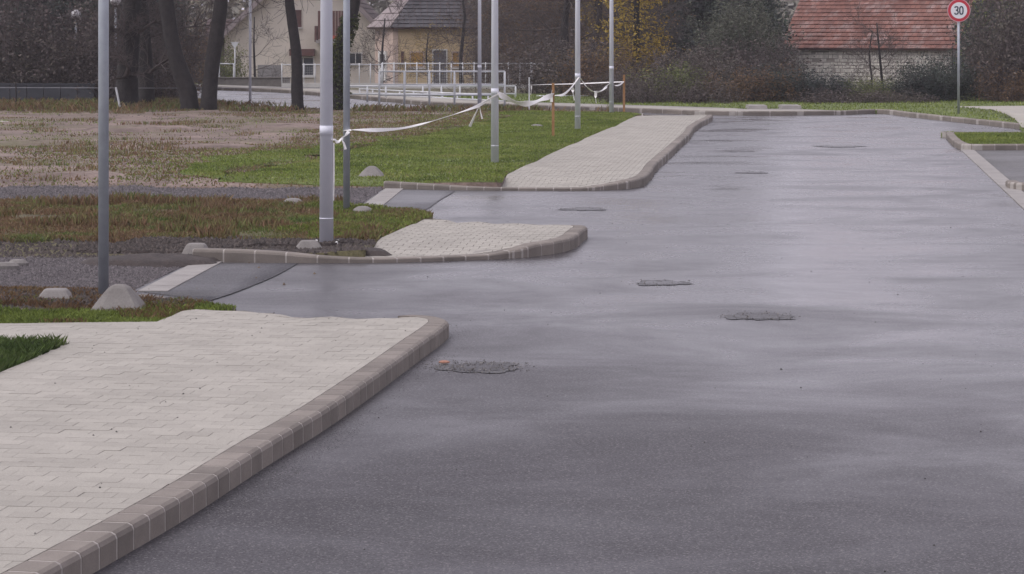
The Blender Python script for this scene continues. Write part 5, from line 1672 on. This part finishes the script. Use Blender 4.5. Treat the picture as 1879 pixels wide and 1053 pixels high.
def wire_fence(x0, x1, D, z0, z1, n, label):
    t, a, b_ = rail_run('wire_fence', x0, x1, D, z0, z1, [z1 - .05], n, label, .02, cat='fence')
    mb = MB()
    L = (b_ - a).length
    k = int(L / .07)
    hh = z1 - z0 - .06
    for i in range(k):
        p = a.lerp(b_, (i + .5) / k)
        mb.add([(p.x - .002, p.y, .05), (p.x + .002, p.y, .05), (p.x + .002, p.y, hh), (p.x - .002, p.y, hh), (p.x, p.y + .0035, .05), (p.x, p.y + .0035, hh)], [(0, 1, 2, 3), (1, 4, 5, 2), (4, 0, 3, 5)])
    for j in range(9):
        z = .08 + (hh - .1) * j / 8
        mb.add([(a.x, a.y, z), (b_.x, b_.y, z), (b_.x, b_.y, z + .004), (a.x, a.y, z + .004), (a.x, a.y + .0035, z + .002), (b_.x, b_.y + .0035, z + .002)], [(0, 1, 2, 3), (0, 4, 5, 1), (3, 2, 5, 4)])
    mb.build('wire_mesh', M['rail'], t, kind='stuff')
    mb = MB(); mb.box((0, (a.y + b_.y) / 2, .04), (L, .12, .18)); mb.build('plinth', M['frame_w'], t)
wire_fence(517, 700, 104, .02, Z_(116, 104), 10, 'wire fence on a white plinth before the cream house')
wire_fence(702, 975, 103, .02, Z_(114, 103), 14, 'wire fence with thin posts before the yellow house')
# low dark wall in the left thicket
wl_ = empty('low_wall', (X_(80, 78), 78, .05), label='low dark blue grey wall at the back left', cat='wall')
M['dark_wall'] = material('dark_panels', (.035, .038, .046), (.055, .058, .068), 1, .8)
for k in range(9):
    mb = MB(); x = X_(-90 + 31 * k, 78) - wl_.location.x
    mb.box((x, 0, .28), (X_(31, 78) - X_(0, 78) - .02, .06, .62)); mb.build('panel', M['dark_wall'], wl_)
mb = MB(); mb.box((X_(34, 78) - wl_.location.x, 0, .615), (X_(280, 78) - X_(0, 78), .09, .05)); mb.build('coping', M['dark_wall'], wl_)
# thin wire across the back of the field
w1 = empty('wire_line', (X_(300, 74.5), 74.5, 0), label='thin grey wire strung along the back of the field', cat='wire')
mb = MB(); mb.tube([(-9, 0, Z_(160, 74.5)), (0, 0, Z_(161.5, 74.5)), (4.6, 0, Z_(161, 74.5))], .009, 5); mb.build('wire', M['wire'], w1)
for xx in (-9, -4.2, 0.6, 4.6):
    mb = MB(); mb.tube([(xx, 0, -.1), (xx, 0, .75)], .02, 6); mb.build('stake', M['bark'], w1)
# pale roadside verge board fence left of the street bend
rail_run('field_gate', 402, 429, 112, gz(112) + .0, Z_(116, 112), [Z_(117, 112), Z_(147, 112)], 2, 'pale gate frame behind the give way sign', .03, cat='gate')
gw = empty('give_way_sign', (X_(431, 108), 108, gz(108)), label='small pale triangular sign seen from behind on a thin post', cat='sign')
mb = MB(); mb.tube([(0, 0, -.1), (0, 0, Z_(80, 108) - gz(108))], .025, 8); mb.build('post', M['rail'], gw, True)
mb = MB(); zt, zb_ = Z_(77, 108) - gz(108), Z_(90, 108) - gz(108)
mb.add([(-.17, -.03, zt), (.17, -.03, zt), (0, -.03, zb_), (-.17, -.045, zt), (.17, -.045, zt), (0, -.045, zb_)], [(0, 1, 2), (5, 4, 3), (0, 3, 4, 1), (1, 4, 5, 2), (2, 5, 3, 0)])
mb.build('plate', M['rail'], gw)
# low wall by the cream house along the bend
gwl = empty('garden_wall', (X_(460, 106), 106, 0), label='low grey brown garden wall at the bend of the street', cat='wall')
mb = MB(); mb.box((0, 0, .12), (X_(530, 106) - X_(385, 106), .2, .42)); mb.build('wall_body', M['concrete'], gwl)
mb = MB(); mb.box((0, 0, .345), (X_(530, 106) - X_(385, 106) + .05, .28, .03)); mb.build('coping', M['concrete'], gwl)
# concrete slabs on the far verge
for (x0, x1, y0, lb) in ((1370, 1406, 198, 'left one of two pale concrete slabs behind the far kerb'), (1430, 1468, 198, 'right one of two pale concrete slabs behind the far kerb')):
    px, py = P((x0 + x1) / 2, y0 + .5, .12)
    mb = MB(); mb.box((0, 0, .04), ((x1 - x0) / F * py, 1.1, .16), taper=.9)
    o = mb.build('concrete_slab', M['slab']); o.location = (px, py, .09); setp(o, lb, 'slab', 'concrete slabs on the far verge')
# globe lanterns in the thicket
for (x, y, D, r, lb) in ((139, 26, 82, .155, 'lower round glass lantern above the left thicket'), (212, 1, 80, .17, 'higher round glass lantern beside the left steel post')):
    t = empty('globe_lantern', (X_(x, D), D, .05), label=lb, cat='lantern', group='globe lanterns')
    zc2 = Z_(y, D) - .05
    mb = MB(); mb.tube([(0, 0, -.1), (0, 0, zc2 - r * .9)], [.045, .03], 10); mb.build('post', M['galv'], t, True)
    mb = MB(); lathe(mb, [(r * .3, -r * 1.15), (r * .55, -r * .9), (r * .5, -r * .75)], (0, 0, zc2), 14); mb.build('collar', M['bark'], t)
    mb = MB(); lathe(mb, [(r * math.sin(a), -r * math.cos(a)) for a in np.linspace(.5, 3.1, 11)], (0, 0, zc2), 18)
    mg = material('lantern_glass', (.50, .48, .50), (.62, .60, .62), 20, .2, spec=.8); mb.build('globe', mg, t, True)
# pale support prop by the broad trunk
mb = MB(); mb.tube([(0, 0, 0), (-.13, 0, .62)], .03, 6)
o = mb.build('pale_prop', M['rail']); o.location = (X_(221, 73), 73, .06); setp(o, 'short pale stick leaning at the broad dark trunk', 'stick')

# ------------------------------------------------------------------ damp air
hz_m = bpy.data.materials.new('haze')
hz_m.use_nodes = True
hn, hl = hz_m.node_tree.nodes, hz_m.node_tree.links
hn.clear()
pv = hn.new('ShaderNodeVolumePrincipled')
pv.inputs['Color'].default_value = (.90, .88, .95, 1)
pv.inputs['Density'].default_value = .0005
pv.inputs['Anisotropy'].default_value = .2
ho = hn.new('ShaderNodeOutputMaterial')
hl.new(pv.outputs[0], ho.inputs['Volume'])
mb = MB(); mb.box((0, 530, 6.5), (1900, 1460, 19.5))
mb.build('haze', hz_m, kind='stuff')
